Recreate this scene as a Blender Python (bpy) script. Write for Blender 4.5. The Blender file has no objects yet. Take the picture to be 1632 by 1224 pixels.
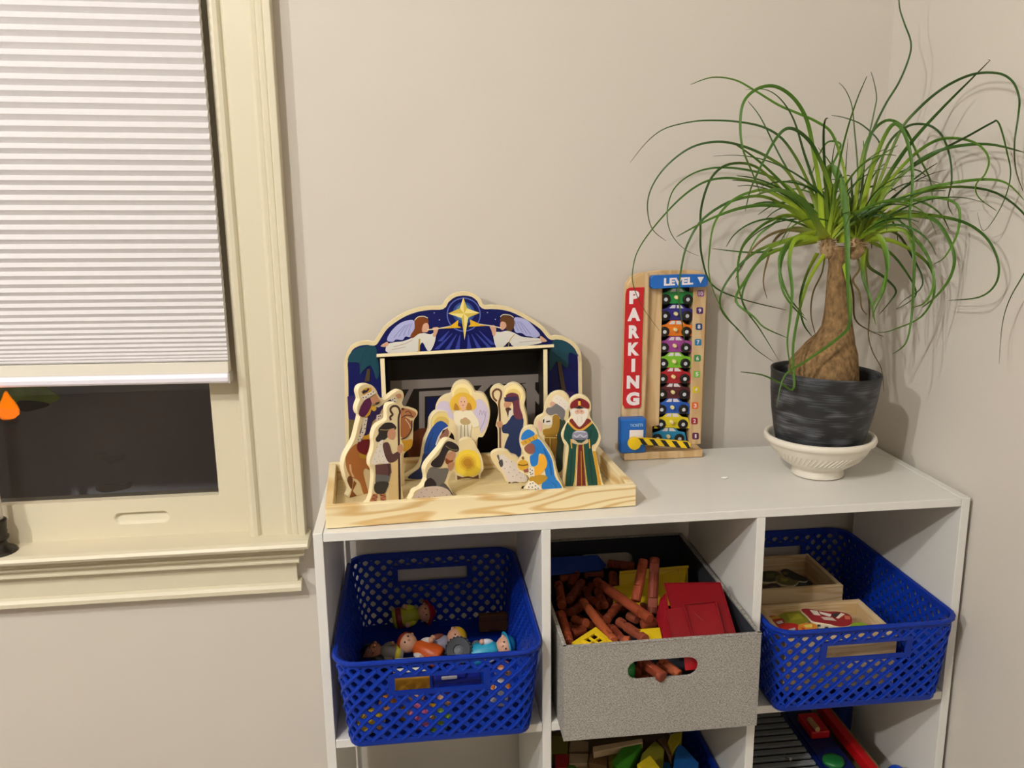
import bpy, math, random
from mathutils import Vector, Matrix

S = bpy.context.scene
COL = S.collection
# ------------------------------------------------------------------ camera
CP = Vector((0.1392, -1.0901, 0.4312)); YAW, PIT, ROL, FPX = 0.1132, 0.2169, -0.0127, 1393.05
FW = Vector((math.sin(YAW)*math.cos(PIT), math.cos(YAW)*math.cos(PIT), -math.sin(PIT)))
_r = Vector((math.cos(YAW), -math.sin(YAW), 0)); _u = _r.cross(FW)
RT = _r*math.cos(ROL) + _u*math.sin(ROL); UP = -_r*math.sin(ROL) + _u*math.cos(ROL)
cd = bpy.data.cameras.new('camera'); cam = bpy.data.objects.new('camera', cd); COL.objects.link(cam)
cam.matrix_world = Matrix((( RT.x, UP.x, -FW.x, CP.x), (RT.y, UP.y, -FW.y, CP.y), (RT.z, UP.z, -FW.z, CP.z), (0, 0, 0, 1)))
cd.sensor_width = 36; cd.lens = 36*FPX/1632; cd.clip_start = .02
S.camera = cam
# ------------------------------------------------------------------ world, lamps, exposure
w = bpy.data.worlds.new('night'); S.world = w; w.use_nodes = True
w.node_tree.nodes['Background'].inputs[0].default_value = (.01, .012, .02, 1)
w.node_tree.nodes['Background'].inputs[1].default_value = 1
def lamp(name, loc, power, rad, col):
    d = bpy.data.lights.new(name, 'POINT'); d.energy = power; d.shadow_soft_size = rad; d.color = col
    o = bpy.data.objects.new(name, d); COL.objects.link(o); o.location = loc
    return o
LC = (1, .985, .98)
lamp('ceiling_lamp', (-1.9, -1.75, 1.44), 98, .03, LC)
lamp('ceiling_lamp', (-0.65, -1.25, 1.44), 56, .03, LC)
S.view_settings.view_transform = 'Standard'; S.view_settings.look = 'None'
S.view_settings.gamma = 1; S.view_settings.use_curve_mapping = False
S.view_settings.exposure = 0.0

# ------------------------------------------------------------------ pixel -> point on a real plane of the room
def ray(x, y): return FW + RT*((x-816)/FPX) - UP*((y-612)/FPX)
def onY(x, y, Y): d = ray(x, y); return CP + d*((Y-CP.y)/d.y)
def onX(x, y, X): d = ray(x, y); return CP + d*((X-CP.x)/d.x)
def onZ(x, y, Z): d = ray(x, y); return CP + d*((Z-CP.z)/d.z)
def onP(x, y, P, n): d = ray(x, y); return CP + d*((P-CP).dot(n)/d.dot(n))
def zm(ox, oy, s): return lambda x, y: (ox+x/s, oy+y/s)

# ------------------------------------------------------------------ materials
def lin(h):
    c = [int(h[i:i+2], 16)/255 for i in (0, 2, 4)]
    return tuple((v/12.92 if v <= .04045 else ((v+.055)/1.055)**2.4) for v in c)
MC = {}
def M(h, rough=.55, spec=.4, var=0, scale=40, bump=0, bscale=200, metal=0, stretch=None):
    k = (h, rough, spec, var, scale, bump, bscale, metal, stretch)
    if k in MC: return MC[k]
    m = bpy.data.materials.new('m_'+h); m.use_nodes = True; nt = m.node_tree; b = nt.nodes['Principled BSDF']
    c = lin(h); b.inputs['Base Color'].default_value = (*c, 1); b.inputs['Roughness'].default_value = rough
    b.inputs['Specular IOR Level'].default_value = spec; b.inputs['Metallic'].default_value = metal
    if var or bump:
        tc = nt.nodes.new('ShaderNodeTexCoord'); mp = nt.nodes.new('ShaderNodeMapping')
        nt.links.new(tc.outputs['Object'], mp.inputs[0])
        if stretch: mp.inputs['Scale'].default_value = stretch
        if var:
            n = nt.nodes.new('ShaderNodeTexNoise'); n.inputs['Scale'].default_value = scale; n.inputs['Detail'].default_value = 4
            nt.links.new(mp.outputs[0], n.inputs[0])
            r = nt.nodes.new('ShaderNodeValToRGB'); r.color_ramp.elements[0].position = .3; r.color_ramp.elements[1].position = .7
            r.color_ramp.elements[0].color = (*[v*(1-var) for v in c], 1); r.color_ramp.elements[1].color = (*[min(1, v*(1+var)) for v in c], 1)
            nt.links.new(n.outputs[0], r.inputs[0]); nt.links.new(r.outputs[0], b.inputs['Base Color'])
        if bump:
            n2 = nt.nodes.new('ShaderNodeTexNoise'); n2.inputs['Scale'].default_value = bscale; n2.inputs['Detail'].default_value = 3
            nt.links.new(mp.outputs[0], n2.inputs[0])
            bp = nt.nodes.new('ShaderNodeBump'); bp.inputs['Strength'].default_value = bump; bp.inputs['Distance'].default_value = .002
            nt.links.new(n2.outputs[0], bp.inputs['Height']); nt.links.new(bp.outputs[0], b.inputs['Normal'])
    MC[k] = m; return m
def wood(name, a, b_, scale=(6, 40, 40), lines=6, rough=.5, lo=.15, hi=.75):
    """grain as the contour lines of a stretched noise"""
    if name in MC: return MC[name]
    m = bpy.data.materials.new(name); m.use_nodes = True; nt = m.node_tree; b = nt.nodes['Principled BSDF']
    tc = nt.nodes.new('ShaderNodeTexCoord'); mp = nt.nodes.new('ShaderNodeMapping'); mp.inputs['Scale'].default_value = scale
    nt.links.new(tc.outputs['Object'], mp.inputs[0])
    n = nt.nodes.new('ShaderNodeTexNoise'); n.inputs['Scale'].default_value = 1; n.inputs['Detail'].default_value = 1.5; n.inputs['Roughness'].default_value = .3; nt.links.new(mp.outputs[0], n.inputs[0])
    ml = nt.nodes.new('ShaderNodeMath'); ml.operation = 'MULTIPLY'; ml.inputs[1].default_value = lines*6.283; nt.links.new(n.outputs[0], ml.inputs[0])
    sn = nt.nodes.new('ShaderNodeMath'); sn.operation = 'SINE'; nt.links.new(ml.outputs[0], sn.inputs[0])
    ad = nt.nodes.new('ShaderNodeMath'); ad.operation = 'MULTIPLY_ADD'; ad.inputs[1].default_value = .5; ad.inputs[2].default_value = .5; nt.links.new(sn.outputs[0], ad.inputs[0])
    r = nt.nodes.new('ShaderNodeValToRGB'); r.color_ramp.elements[0].position = lo; r.color_ramp.elements[1].position = hi
    r.color_ramp.elements[0].color = (*lin(a), 1); r.color_ramp.elements[1].color = (*lin(b_), 1)
    nt.links.new(ad.outputs[0], r.inputs[0]); nt.links.new(r.outputs[0], b.inputs['Base Color'])
    b.inputs['Roughness'].default_value = rough; b.inputs['Specular IOR Level'].default_value = .35
    MC[name] = m; return m
def emit(h, st):
    m = bpy.data.materials.new('glow'); m.use_nodes = True; b = m.node_tree.nodes['Principled BSDF']
    b.inputs['Base Color'].default_value = (*lin(h), 1); b.inputs['Emission Color'].default_value = (*lin(h), 1); b.inputs['Emission Strength'].default_value = st
    return m
def clear(name, tint=(1, 1, 1), refl=1.0, rough=.0):
    m = bpy.data.materials.new(name); m.use_nodes = True; nt = m.node_tree; nt.nodes.clear()
    o = nt.nodes.new('ShaderNodeOutputMaterial'); mx = nt.nodes.new('ShaderNodeMixShader'); t = nt.nodes.new('ShaderNodeBsdfTransparent'); g = nt.nodes.new('ShaderNodeBsdfGlossy')
    f = nt.nodes.new('ShaderNodeFresnel'); f.inputs[0].default_value = 1.5; t.inputs[0].default_value = (*tint, 1); g.inputs['Roughness'].default_value = rough
    ml = nt.nodes.new('ShaderNodeMath'); ml.operation = 'MULTIPLY'; ml.inputs[1].default_value = refl
    nt.links.new(f.outputs[0], ml.inputs[0]); nt.links.new(ml.outputs[0], mx.inputs[0]); nt.links.new(t.outputs[0], mx.inputs[1]); nt.links.new(g.outputs[0], mx.inputs[2]); nt.links.new(mx.outputs[0], o.inputs[0])
    return m

# ------------------------------------------------------------------ mesh builder
ORG = {}
class MB:
    def __init__(s): s.v = []; s.f = []; s.fm = []; s.m = []
    def mi(s, m):
        if m not in s.m: s.m.append(m)
        return s.m.index(m)
    def face(s, pts, m):
        i = len(s.v); s.v += [Vector(p) for p in pts]; s.f.append(list(range(i, i+len(pts)))); s.fm.append(s.mi(m))
    def raw(s, vs, fs, m):
        i = len(s.v); s.v += [Vector(p) for p in vs]; k = s.mi(m)
        for f in fs: s.f.append([i+j for j in f]); s.fm.append(k)
    def prism(s, pts, vec, m, side=None, front=None):          # pts = front outline, vec = towards the back
        n = len(pts); i = len(s.v); vec = Vector(vec)
        s.v += [Vector(p) for p in pts] + [Vector(p)+vec for p in pts]
        s.f.append(list(range(i, i+n))); s.fm.append(s.mi(front or m))
        s.f.append([i+n+j for j in reversed(range(n))]); s.fm.append(s.mi(m))
        for j in range(n):
            k = (j+1) % n; s.f.append([i+j, i+n+j, i+n+k, i+k]); s.fm.append(s.mi(side or m))
    def box(s, a, b, m):
        x0, y0, z0 = a; x1, y1, z1 = b
        s.prism([(x0, y0, z0), (x1, y0, z0), (x1, y0, z1), (x0, y0, z1)], (0, y1-y0, 0), m)
    def lathe(s, prof, c, m, n=32, mat=None, cap=False):          # prof = (r, z) pairs
        vs = []; fs = []; k = len(prof)
        for j in range(n):
            a = 2*math.pi*j/n
            for r, z in prof:
                p = Vector((r*math.cos(a), r*math.sin(a), z)); p = mat @ p if mat else p
                vs.append(p + Vector(c))
        for j in range(n):
            for q in range(k-1):
                j2 = (j+1) % n; fs.append([j*k+q, j2*k+q, j2*k+q+1, j*k+q+1])
        if cap:
            fs.append([j*k+k-1 for j in range(n)]); fs.append([j*k for j in reversed(range(n))])
        s.raw(vs, fs, m)
    def ball(s, c, r, m, mat=None, n=14, half=None):
        r = (r, r, r) if not hasattr(r, '__len__') else r
        lo, hi = (-math.pi/2, math.pi/2) if half is None else half
        vs = []; fs = []; k = max(4, n//2+1)
        for j in range(n):
            a = 2*math.pi*j/n
            for q in range(k):
                b = lo + (hi-lo)*q/(k-1); p = Vector((r[0]*math.cos(b)*math.cos(a), r[1]*math.cos(b)*math.sin(a), r[2]*math.sin(b)))
                vs.append((mat @ p if mat else p) + Vector(c))
        for j in range(n):
            for q in range(k-1):
                j2 = (j+1) % n; fs.append([j*k+q, j2*k+q, j2*k+q+1, j*k+q+1])
        s.raw(vs, fs, m)
    def build(s, name, parent=None, smooth=False, bevel=0, seg=2, ang=40, solid=0, label=None):
        me = bpy.data.meshes.new(name)
        o = bpy.data.objects.new(name, me); COL.objects.link(o)
        off = ORG.get(parent.name, Vector()) if parent else Vector()
        me.from_pydata([v-off for v in s.v], [], s.f)
        for m in s.m: me.materials.append(m)
        me.polygons.foreach_set('material_index', s.fm)
        if smooth: me.polygons.foreach_set('use_smooth', [True]*len(s.f))
        me.validate(); me.update()
        if parent: o.parent = parent; ORG[o.name] = off
        if solid:
            q = o.modifiers.new('thick', 'SOLIDIFY'); q.thickness = solid; q.offset = 0
        if bevel:
            q = o.modifiers.new('edge', 'BEVEL'); q.width = bevel; q.segments = seg; q.limit_method = 'ANGLE'; q.angle_limit = math.radians(ang)
        if label: o['label'] = label
        return o
def tag(o, label=None, cat=None, group=None, kind=None):
    for k, v in (('label', label), ('category', cat), ('group', group), ('kind', kind)):
        if v: o[k] = v
    return o
def thing(name, label, cat, loc, group=None):
    o = bpy.data.objects.new(name, None); COL.objects.link(o); o.location = loc; o.empty_display_size = .02
    ORG[o.name] = Vector(loc); return tag(o, label, cat, group)
def smooth(p, closed=True, n=4):
    p = [Vector(q) for q in p]; L = len(p); out = []
    for i in range(L if closed else L-1):
        if closed: a, b, c, d = p[i-1], p[i], p[(i+1) % L], p[(i+2) % L]
        else: a, b, c, d = p[max(0, i-1)], p[i], p[i+1], p[min(L-1, i+2)]
        for k in range(n):
            t = k/n
            out.append(.5*((2*b)+(c-a)*t+(2*a-5*b+4*c-d)*t*t+(3*b-a-3*c+d)*t**3))
    if not closed: out.append(p[-1])
    return out
def ell(cx, cy, rx, ry, n=18, a0=0, a1=2*math.pi): return [(cx+rx*math.cos(a0+(a1-a0)*i/n), cy+ry*math.sin(a0+(a1-a0)*i/n)) for i in range(n)]
def stroke(pts, wd, sm=True):
    q = smooth([(x, y, 0) for x, y in pts], False, 3) if sm and len(pts) > 2 else [Vector((x, y, 0)) for x, y in pts]
    L = []; Rr = []
    for i, p in enumerate(q):
        t = q[min(i+1, len(q)-1)]-q[max(i-1, 0)]; t.normalize() if t.length else None
        n = Vector((-t.y, t.x, 0))*(wd/2); L.append((p.x+n.x, p.y+n.y)); Rr.append((p.x-n.x, p.y-n.y))
    return [[L[i], L[i+1], Rr[i+1], Rr[i]] for i in range(len(q)-1)]
def text(s, a, b, c, mat, name, parent, bold=.02, out=.0004, label=None):
    """letters fitted to the rectangle with lower-left a, lower-right b, upper-left c"""
    cu = bpy.data.curves.new('letters', 'FONT'); cu.body = s; cu.size = 1; cu.offset = bold; cu.extrude = 0; cu.resolution_u = 3
    t = bpy.data.objects.new('letters', cu); COL.objects.link(t); bpy.context.view_layer.update()
    me = bpy.data.meshes.new_from_object(t.evaluated_get(bpy.context.evaluated_depsgraph_get()))
    bpy.data.objects.remove(t)
    xs = [v.co.x for v in me.vertices]; ys = [v.co.y for v in me.vertices]
    a, b, c = Vector(a), Vector(b), Vector(c); n = (b-a).cross(c-a).normalized()
    off = ORG.get(parent.name, Vector())
    for v in me.vertices:
        u = (v.co.x-min(xs))/(max(xs)-min(xs)); h = (v.co.y-min(ys))/(max(ys)-min(ys))
        v.co = a+(b-a)*u+(c-a)*h+n*out-off
    me.materials.append(mat); o = bpy.data.objects.new(name, me); COL.objects.link(o); o.parent = parent; ORG[o.name] = off
    if label: o['label'] = label
    return o
def copy_tree(o, parent=None):
    c = o.copy(); COL.objects.link(c)
    if parent: c.parent = parent
    for ch in list(o.children): copy_tree(ch, c)
    return c

# ------------------------------------------------------------------ room shell
FZ, CZ, WY, WX = -.914, 1.53, .322, .922
PAINT = M('d0c9bd', .75, .25, .015, 3, .10, 90)
CREAM = M('d9d0b5', .38, .45, .012, 8)
def wall(name, boxes, m):
    b = MB()
    for q in boxes: b.box(q[0], q[1], m)
    return tag(b.build(name), kind='structure')
# back wall with the window opening
WL, WR, WB, WT = -.93, -.141, -.125, .95
wall('wall_back', [((WR, WY, FZ), (WX+.1, WY+.1, CZ)), ((-4, WY, FZ), (WL, WY+.1, CZ)), ((WL, WY, FZ), (WR, WY+.1, WB)), ((WL, WY, WT), (WR, WY+.1, CZ))], PAINT)
wall('wall_right', [((WX, -4.5, FZ), (WX+.1, WY, CZ))], PAINT)
wall('wall_left', [((-4.1, -4.5, FZ), (-4, WY+.1, CZ))], PAINT)
wall('wall_front', [((-4.1, -4.6, FZ), (WX+.1, -4.5, CZ))], PAINT)
wall('floor', [((-4.1, -4.6, FZ-.05), (WX+.1, WY+.1, FZ))], M('8c8074', .5, .4, .2, 12, 0, 200, 0, (1, 12, 1)))
wall('ceiling', [((-4.1, -4.6, CZ), (WX+.1, WY+.1, CZ+.05))], M('e6e2da', .8, .2))
wall('wall_outside', [((-2, .85, FZ), (1, .90, CZ+.4))], M('b2b4b6', .9, .1, .1, 3))

# ------------------------------------------------------------------ window
win = bpy.data.objects.new('window_1', None); COL.objects.link(win); win['kind'] = 'structure'; ORG['window_1'] = Vector()
prof = [(-.0490, .322), (-.0490, .296), (-.0500, .2945), (-.0590, .2945), (-.0600, .296), (-.0610, .2990), (-.0622, .2975), (-.0690, .2970), (-.0705, .2985), (-.0715, .3020),
        (-.0730, .3010), (-.0790, .3000), (-.0820, .3025), (-.0835, .3035), (-.1180, .3035), (-.1195, .3060), (-.1215, .3060), (-.1225, .3030), (-.1260, .2995), (-.1320, .2985),
        (-.1370, .3000), (-.1395, .3040), (-.1400, .322), (-.1400, .355), (-.1, .355), (-.1, .322)]
cas = MB(); cas.prism([(x, y, WB+.003) for x, y in reversed(prof)], (0, 0, 1.2), CREAM); cas.build('casing', win, bevel=.0008)
cas = MB(); cx = (WL+WR)/2; cas.prism([(2*cx-x-.002, y, WB+.003) for x, y in prof], (0, 0, 1.2), CREAM); cas.build('casing', win, bevel=.0008)
def run(name, pr, x1):                                              # a moulding along X with a (y, z) profile
    b = MB(); b.prism([(-1.05, y, z) for y, z in pr], (x1+1.05, 0, 0), CREAM); return b.build(name, win, bevel=.0006)
run('stool', [(.352, -.116), (.272, -.1185), (.265, -.1210), (.262, -.1255), (.265, -.1305), (.272, -.1335), (.322, -.1335)], -.0425)
run('stool_moulding', [(.322, -.1335), (.284, -.1335), (.284, -.1385), (.290, -.1420), (.288, -.1455), (.283, -.1475), (.285, -.1505), (.322, -.1505)], -.0525)
run('stool_moulding', [(.322, -.1505), (.292, -.1505), (.294, -.1570), (.289, -.1590), (.289, -.1630), (.294, -.1655), (.299, -.1660), (.299, -.1690), (.304, -.1700), (.322, -.1700)], -.0615)
run('apron', [(.322, -.1700), (.3055, -.1705), (.3055, -.2030), (.322, -.2030)], -.0685)
run('apron_bead', [(.322, -.2030), (.3055, -.2030), (.3000, -.2060), (.2970, -.2110), (.2970, -.2175), (.3010, -.2200), (.322, -.2200)], -.0620)
# lower sash
SY = .326
sash = MB(); GX0, GX1, GB, GT = WL+.05, -.1885, -.0515, .93
sash.box((GX1, SY, WB+.005), (-.1425, SY+.035, GT), CREAM); sash.box((WL+.002, SY, WB+.005), (GX0, SY+.035, GT), CREAM)
pulls = ((-.362, -.266), (-.800, -.704)); PZ0, PZ1 = -.0955, -.0735
xs = [GX0, pulls[1][0], pulls[1][1], pulls[0][0], pulls[0][1], GX1]
for i in range(5):                                                  # bottom rail, open where the two finger pulls are let in
    if i in (1, 3):
        sash.box((xs[i], SY, WB+.005), (xs[i+1], SY+.035, PZ0), CREAM); sash.box((xs[i], SY, PZ1), (xs[i+1], SY+.035, GB), CREAM)
    else: sash.box((xs[i], SY, WB+.005), (xs[i+1], SY+.035, GB), CREAM)
so = sash.build('sash', win)
for a, b_ in pulls:
    q = MB(); nu_, nv_ = 48, 20; vs = []; fs = []; c = (a+b_)/2; hw = (b_-a)/2
    for j in range(nu_+1):                                          # a scooped hollow: crisp upper lip, running out at the bottom
        for k in range(nv_+1):
            u, v = -1+2*j/nu_, -1+2*k/nv_; x = u*hw; z = (PZ0+PZ1)/2+v*(PZ1-PZ0)/2
            ax = max(0, abs(x)-.033); r_ = math.hypot(ax, (z-(PZ0+PZ1)/2))/.0098
            d = 0 if r_ >= 1 else .0085*min(1, (1-r_)*3.5)*(.25+.75*(v+1)/2)
            vs.append((c+x, SY+d, z))
    for j in range(nu_):
        for k in range(nv_): m_ = nv_+1; fs.append([j*m_+k, (j+1)*m_+k, (j+1)*m_+k+1, j*m_+k+1])
    q.raw(vs, fs, CREAM); q.build('finger_pull', so, smooth=True)
b = MB(); b.box((GX0-.003, SY+.016, GB-.003), (GX1+.003, SY+.018, GT), clear('pane_glass')); pane = b.build('pane', win)
SM = M('5a5552', .8, .2)  # flat dark patches just behind the pane
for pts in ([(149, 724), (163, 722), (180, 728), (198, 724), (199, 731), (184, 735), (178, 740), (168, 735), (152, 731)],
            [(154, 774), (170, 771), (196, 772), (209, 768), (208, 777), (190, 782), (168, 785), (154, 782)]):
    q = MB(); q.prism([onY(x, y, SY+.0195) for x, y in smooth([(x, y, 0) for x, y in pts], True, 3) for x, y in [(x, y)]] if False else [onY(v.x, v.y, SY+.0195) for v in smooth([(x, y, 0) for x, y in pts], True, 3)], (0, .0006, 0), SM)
    q.build('dark_patch', pane, label='faint dark patch on the outside of the glass')
# pleated shade
sh = thing('pleated_blind', 'white pleated cellular blind with a metal bottom rail, pulled halfway down the window', 'window blind', (-.5, .285, .15))
rows = [-16, 2.5, 21.3, 41.2, 60.3, 80.1, 99.3, 118.6, 137.3, 154.9, 173.5, 192.4, 210.3, 228.4, 245, 262, 279, 294.5, 309.9, 326, 341.8, 356.7, 372.3, 387.5, 402.3, 416.7, 430.5, 443.9, 456.7, 469, 481, 492.4, 503.6, 514, 523.8, 532.4, 540, 547.5, 554.6, 561, 566.8, 571.5, 575.5]
SHX0, SHX1, BYF = WL+.004, -.1475, .283
zs = [onY(275, y, BYF).z for y in rows]; zs = [zs[0]+.0195*k for k in range(12, 0, -1)] + zs
def shear(x, z): return z - (x+.285)*.016
FAB = M('d8d4d3', .85, .1, .015, 60, .1, 500)
b = MB(); ring = []
for i, z in enumerate(zs):
    ring.append((BYF+(.0058 if i < len(zs)-1 else .0012), z-.0004))
    if i < len(zs)-1:
        h = z-zs[i+1]; d = min(.0058, h*.42); ring[-1] = (BYF+d, z)
        ring.append((BYF, z-h*.50))
vs = []; fs = []
for x in (SHX0, SHX1):
    for y, z in ring: vs.append((x, y, shear(x, z)))
for x in (SHX1, SHX0):
    for y, z in ring: vs.append((x, BYF+.020-(y-BYF)*.8, shear(x, z)))
n = len(ring)
for k in range(3):
    for i in range(n-1): fs.append([k*n+i, k*n+i+1, (k+1)*n+i+1, (k+1)*n+i])
for i in range(n-1): fs.append([3*n+i, 3*n+i+1, i+1, i])
b.raw(vs, fs, FAB); b.build('pleated_fabric', sh)
z1 = onY(275, 577, BYF).z; z2 = onY(275, 595, BYF).z; z3 = onY(275, 611, BYF).z
def srun(pr, m, name, x1, bev):
    q = MB(); vs = []
    p0 = [(SHX0, y, shear(SHX0, z)) for y, z in pr]; p1 = [(x1, y, shear(x1, z)) for y, z in pr]; k = len(pr)
    q.raw(p0+p1, [list(range(k)), list(reversed(range(k, 2*k)))]+[[i, i+k, (i+1) % k+k, (i+1) % k] for i in range(k)], m)
    return q.build(name, sh, bevel=bev)
srun([(BYF-.001, z1), (BYF-.0025, z2), (BYF+.0215, z2), (BYF+.020, z1)], M('ddd7c8', .8, .1), 'fabric_hem', SHX1, .0008)
srun([(BYF-.0025, z2), (BYF-.0055, z2-.0015), (BYF-.0072, z2-.006), (BYF-.0065, z3+.004), (BYF-.0035, z3+.0005), (BYF, z3), (BYF+.022, z3), (BYF+.022, z2)], M('eeeaf2', .3, .5), 'bottom_rail', SHX1-.0002, .0012)
q = MB(); xa = SHX1-.0002; q.box((xa, BYF-.006, shear(xa, z3)), (xa+.0025, BYF+.021, shear(xa, z2)), M('b9b2a8', .5)); q.build('end_cap', sh, bevel=.0008)
# electric candle
cb = onZ(3, 874, -.1185); cc = Vector((-.5262, .296, -.1185))
cn = thing('window_candle', 'electric candle with glowing orange flame bulb and dark metal base on the window sill', 'candle', cc)
q = MB(); q.lathe([(0, 0), (.0265, 0), (.027, .002), (.024, .005), (.016, .009), (.0125, .015), (.0125, .019), (.0165, .023), (.0165, .027), (.0140, .030), (.0150, .035), (.0140, .038), (.0150, .043), (.0155, .051), (.0165, .053), (.0150, .055), (0, .055)], cc, M('3b3630', .3, .6, 0, 40, 0, 200, .7), 40); q.build('base', cn, smooth=True)
q = MB(); q.lathe([(0, .0555), (.0118, .0555), (.0112, .179), (.0095, .184), (0, .184)], cc, M('ece6de', .5, .4), 32); q.build('candle_sleeve', cn, smooth=True)
q = MB(); q.lathe([(0, .184), (.0125, .186), (.0130, .190), (.0125, .194), (0, .195)], cc, M('3a2418', .5), 24); q.build('bulb_cup', cn, smooth=True)
FL = emit('ff7a04', 14)
q = MB(); q.lathe([(0, .195), (.010, .1955), (.0150, .200), (.0160, .206), (.0145, .213), (.0105, .222), (.0058, .231), (.0020, .239), (0, .242)], cc+Vector((.025, 0, 0))*0, FL, 28); q.build('flame_bulb', cn, smooth=True)
# leaf shape behind the pane, added in place of a reflection in the glass
gp = thing('reflection_leaf', 'green leaf shape outside the dark window, standing in for a reflection in the glass', 'plant', (-.62, .62, .30))
def leafblade(pts, w0, m, name, parent, twist=0, thick=0):
    pass
lp = [onY(x, y, .62) for x, y in [(-60, 590), (0, 606), (30, 604), (60, 612), (84, 624), (95, 634), (84, 642), (60, 648), (36, 652), (0, 650), (-50, 640)]]
q = MB(); q.prism(smooth(lp), (0, .003, 0), M('6e9040', .6, .3, .25, 30)); q.build('leaf', gp)
q = MB(); lq = [onY(x, y, .615) for x, y in [(28, 640), (56, 640), (78, 645), (66, 651), (36, 656)]]; q.prism(smooth(lq), (0, .003, 0), M('22261c', .6)); q.build('leaf', gp, label='dark lower part of the shape standing in for the reflection')
q = MB(); p0 = onY(-60, 620, .63); q.box((p0.x-.006, .625, p0.z-.8), (p0.x+.006, .637, p0.z+.25), M('3a3a22', .7)); q.build('added_stem', gp)  # added only to carry the stand-in leaf shape

# ------------------------------------------------------------------ shelf unit
SW, SD, T, PZ = .914, .2908, .0125, -.3033
PIT_ = (SW-T)/3
WHITE = M('e1dfd8', .32, .45, .01, 30)
unit = thing('cube_shelf_unit', 'white nine-cube shelf unit standing in the corner below the plant and toys', 'shelf', (0, 0, FZ))
def board(name, a, b_, lab=None):
    q = MB(); q.box(a, b_, WHITE); return q.build(name, unit, bevel=.0006, seg=1, label=lab)
board('side_panel', (0, 0, FZ), (T, SD, 0)); board('side_panel', (SW-T, 0, FZ), (SW, SD, 0))
board('top_panel', (T+.0006, .0004, -T), (SW-T-.0006, SD, -.0004))
for i in (0, 1, 2):
    if i: board('divider', (i*PIT_, .0004, FZ), (i*PIT_+T, SD, -T-.0003))
    for j in (1, 2): board('shelf_board', (i*PIT_+T+.0004, .0004, j*PZ-T), ((i+1)*PIT_-.0004, SD, j*PZ))
    board('bottom_panel', (i*PIT_+T+.0004, .0004, FZ+.004), ((i+1)*PIT_-.0004, SD, FZ+.004+T))
for j in range(3):
    board('back_strip', (.0155, SD-.006, j*PZ+PZ+.001 if j else PZ+.001), (.0225, SD, j*PZ-T-.001))  # narrow white strips at the back left of the first column

# ------------------------------------------------------------------ printed wooden figures
PINE = M('e6d3a4', .5, .35, .06, 30, 0, 200, 0, (1, 1, .15))
PINE2 = M('f0e2b8', .5, .35)
Z3 = zm(510, 600, 4.708); Z4 = zm(760, 600, 4.708)
def dots(pts, r=5, h='2a2430'): return [(h, ell(x, y, r, r, 6), 0) for x, y in pts]
def figure(label, Z, P, th, outline, prints, thick=.0125, zf=.0065, sm=3):
    P = Vector(P); a = math.radians(th); n = Vector((math.sin(a), -math.cos(a), 0))
    P.z = zf
    r = thing('nativity_figure', label, 'toy figure', P, 'painted wooden nativity figures in the tray')
    def pt(x, y, off=0):
        p = onP(*Z(x, y), P+n*off, n)
        if p.z < zf+(.0018 if not off else 0): p.z = zf
        return p
    o2 = smooth([(x, y, 0) for x, y in outline], True, sm)
    q = MB(); q.prism([pt(v.x, v.y) for v in o2], -n*thick, PINE, PINE2); q.build('figure_board', r, bevel=.0009, seg=2, ang=50)
    q = MB(); k = 0
    for h, pts, s_ in prints:
        if h is None: continue
        mt = M(h, .45, .4); k += 1; off = .00025+.00006*k
        if s_ == 2:
            for quad in pts: q.face([pt(x, y, off) for x, y in quad], mt)
        else:
            pp = [(v.x, v.y) for v in smooth([(x, y, 0) for x, y in pts], True, 3)] if s_ == 1 else pts
            q.face([pt(x, y, off) for x, y in pp], mt)
    q.build('printed_picture', r, label='painted picture on the front of the board')
    return r
SK = 'c38d6c'
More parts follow.
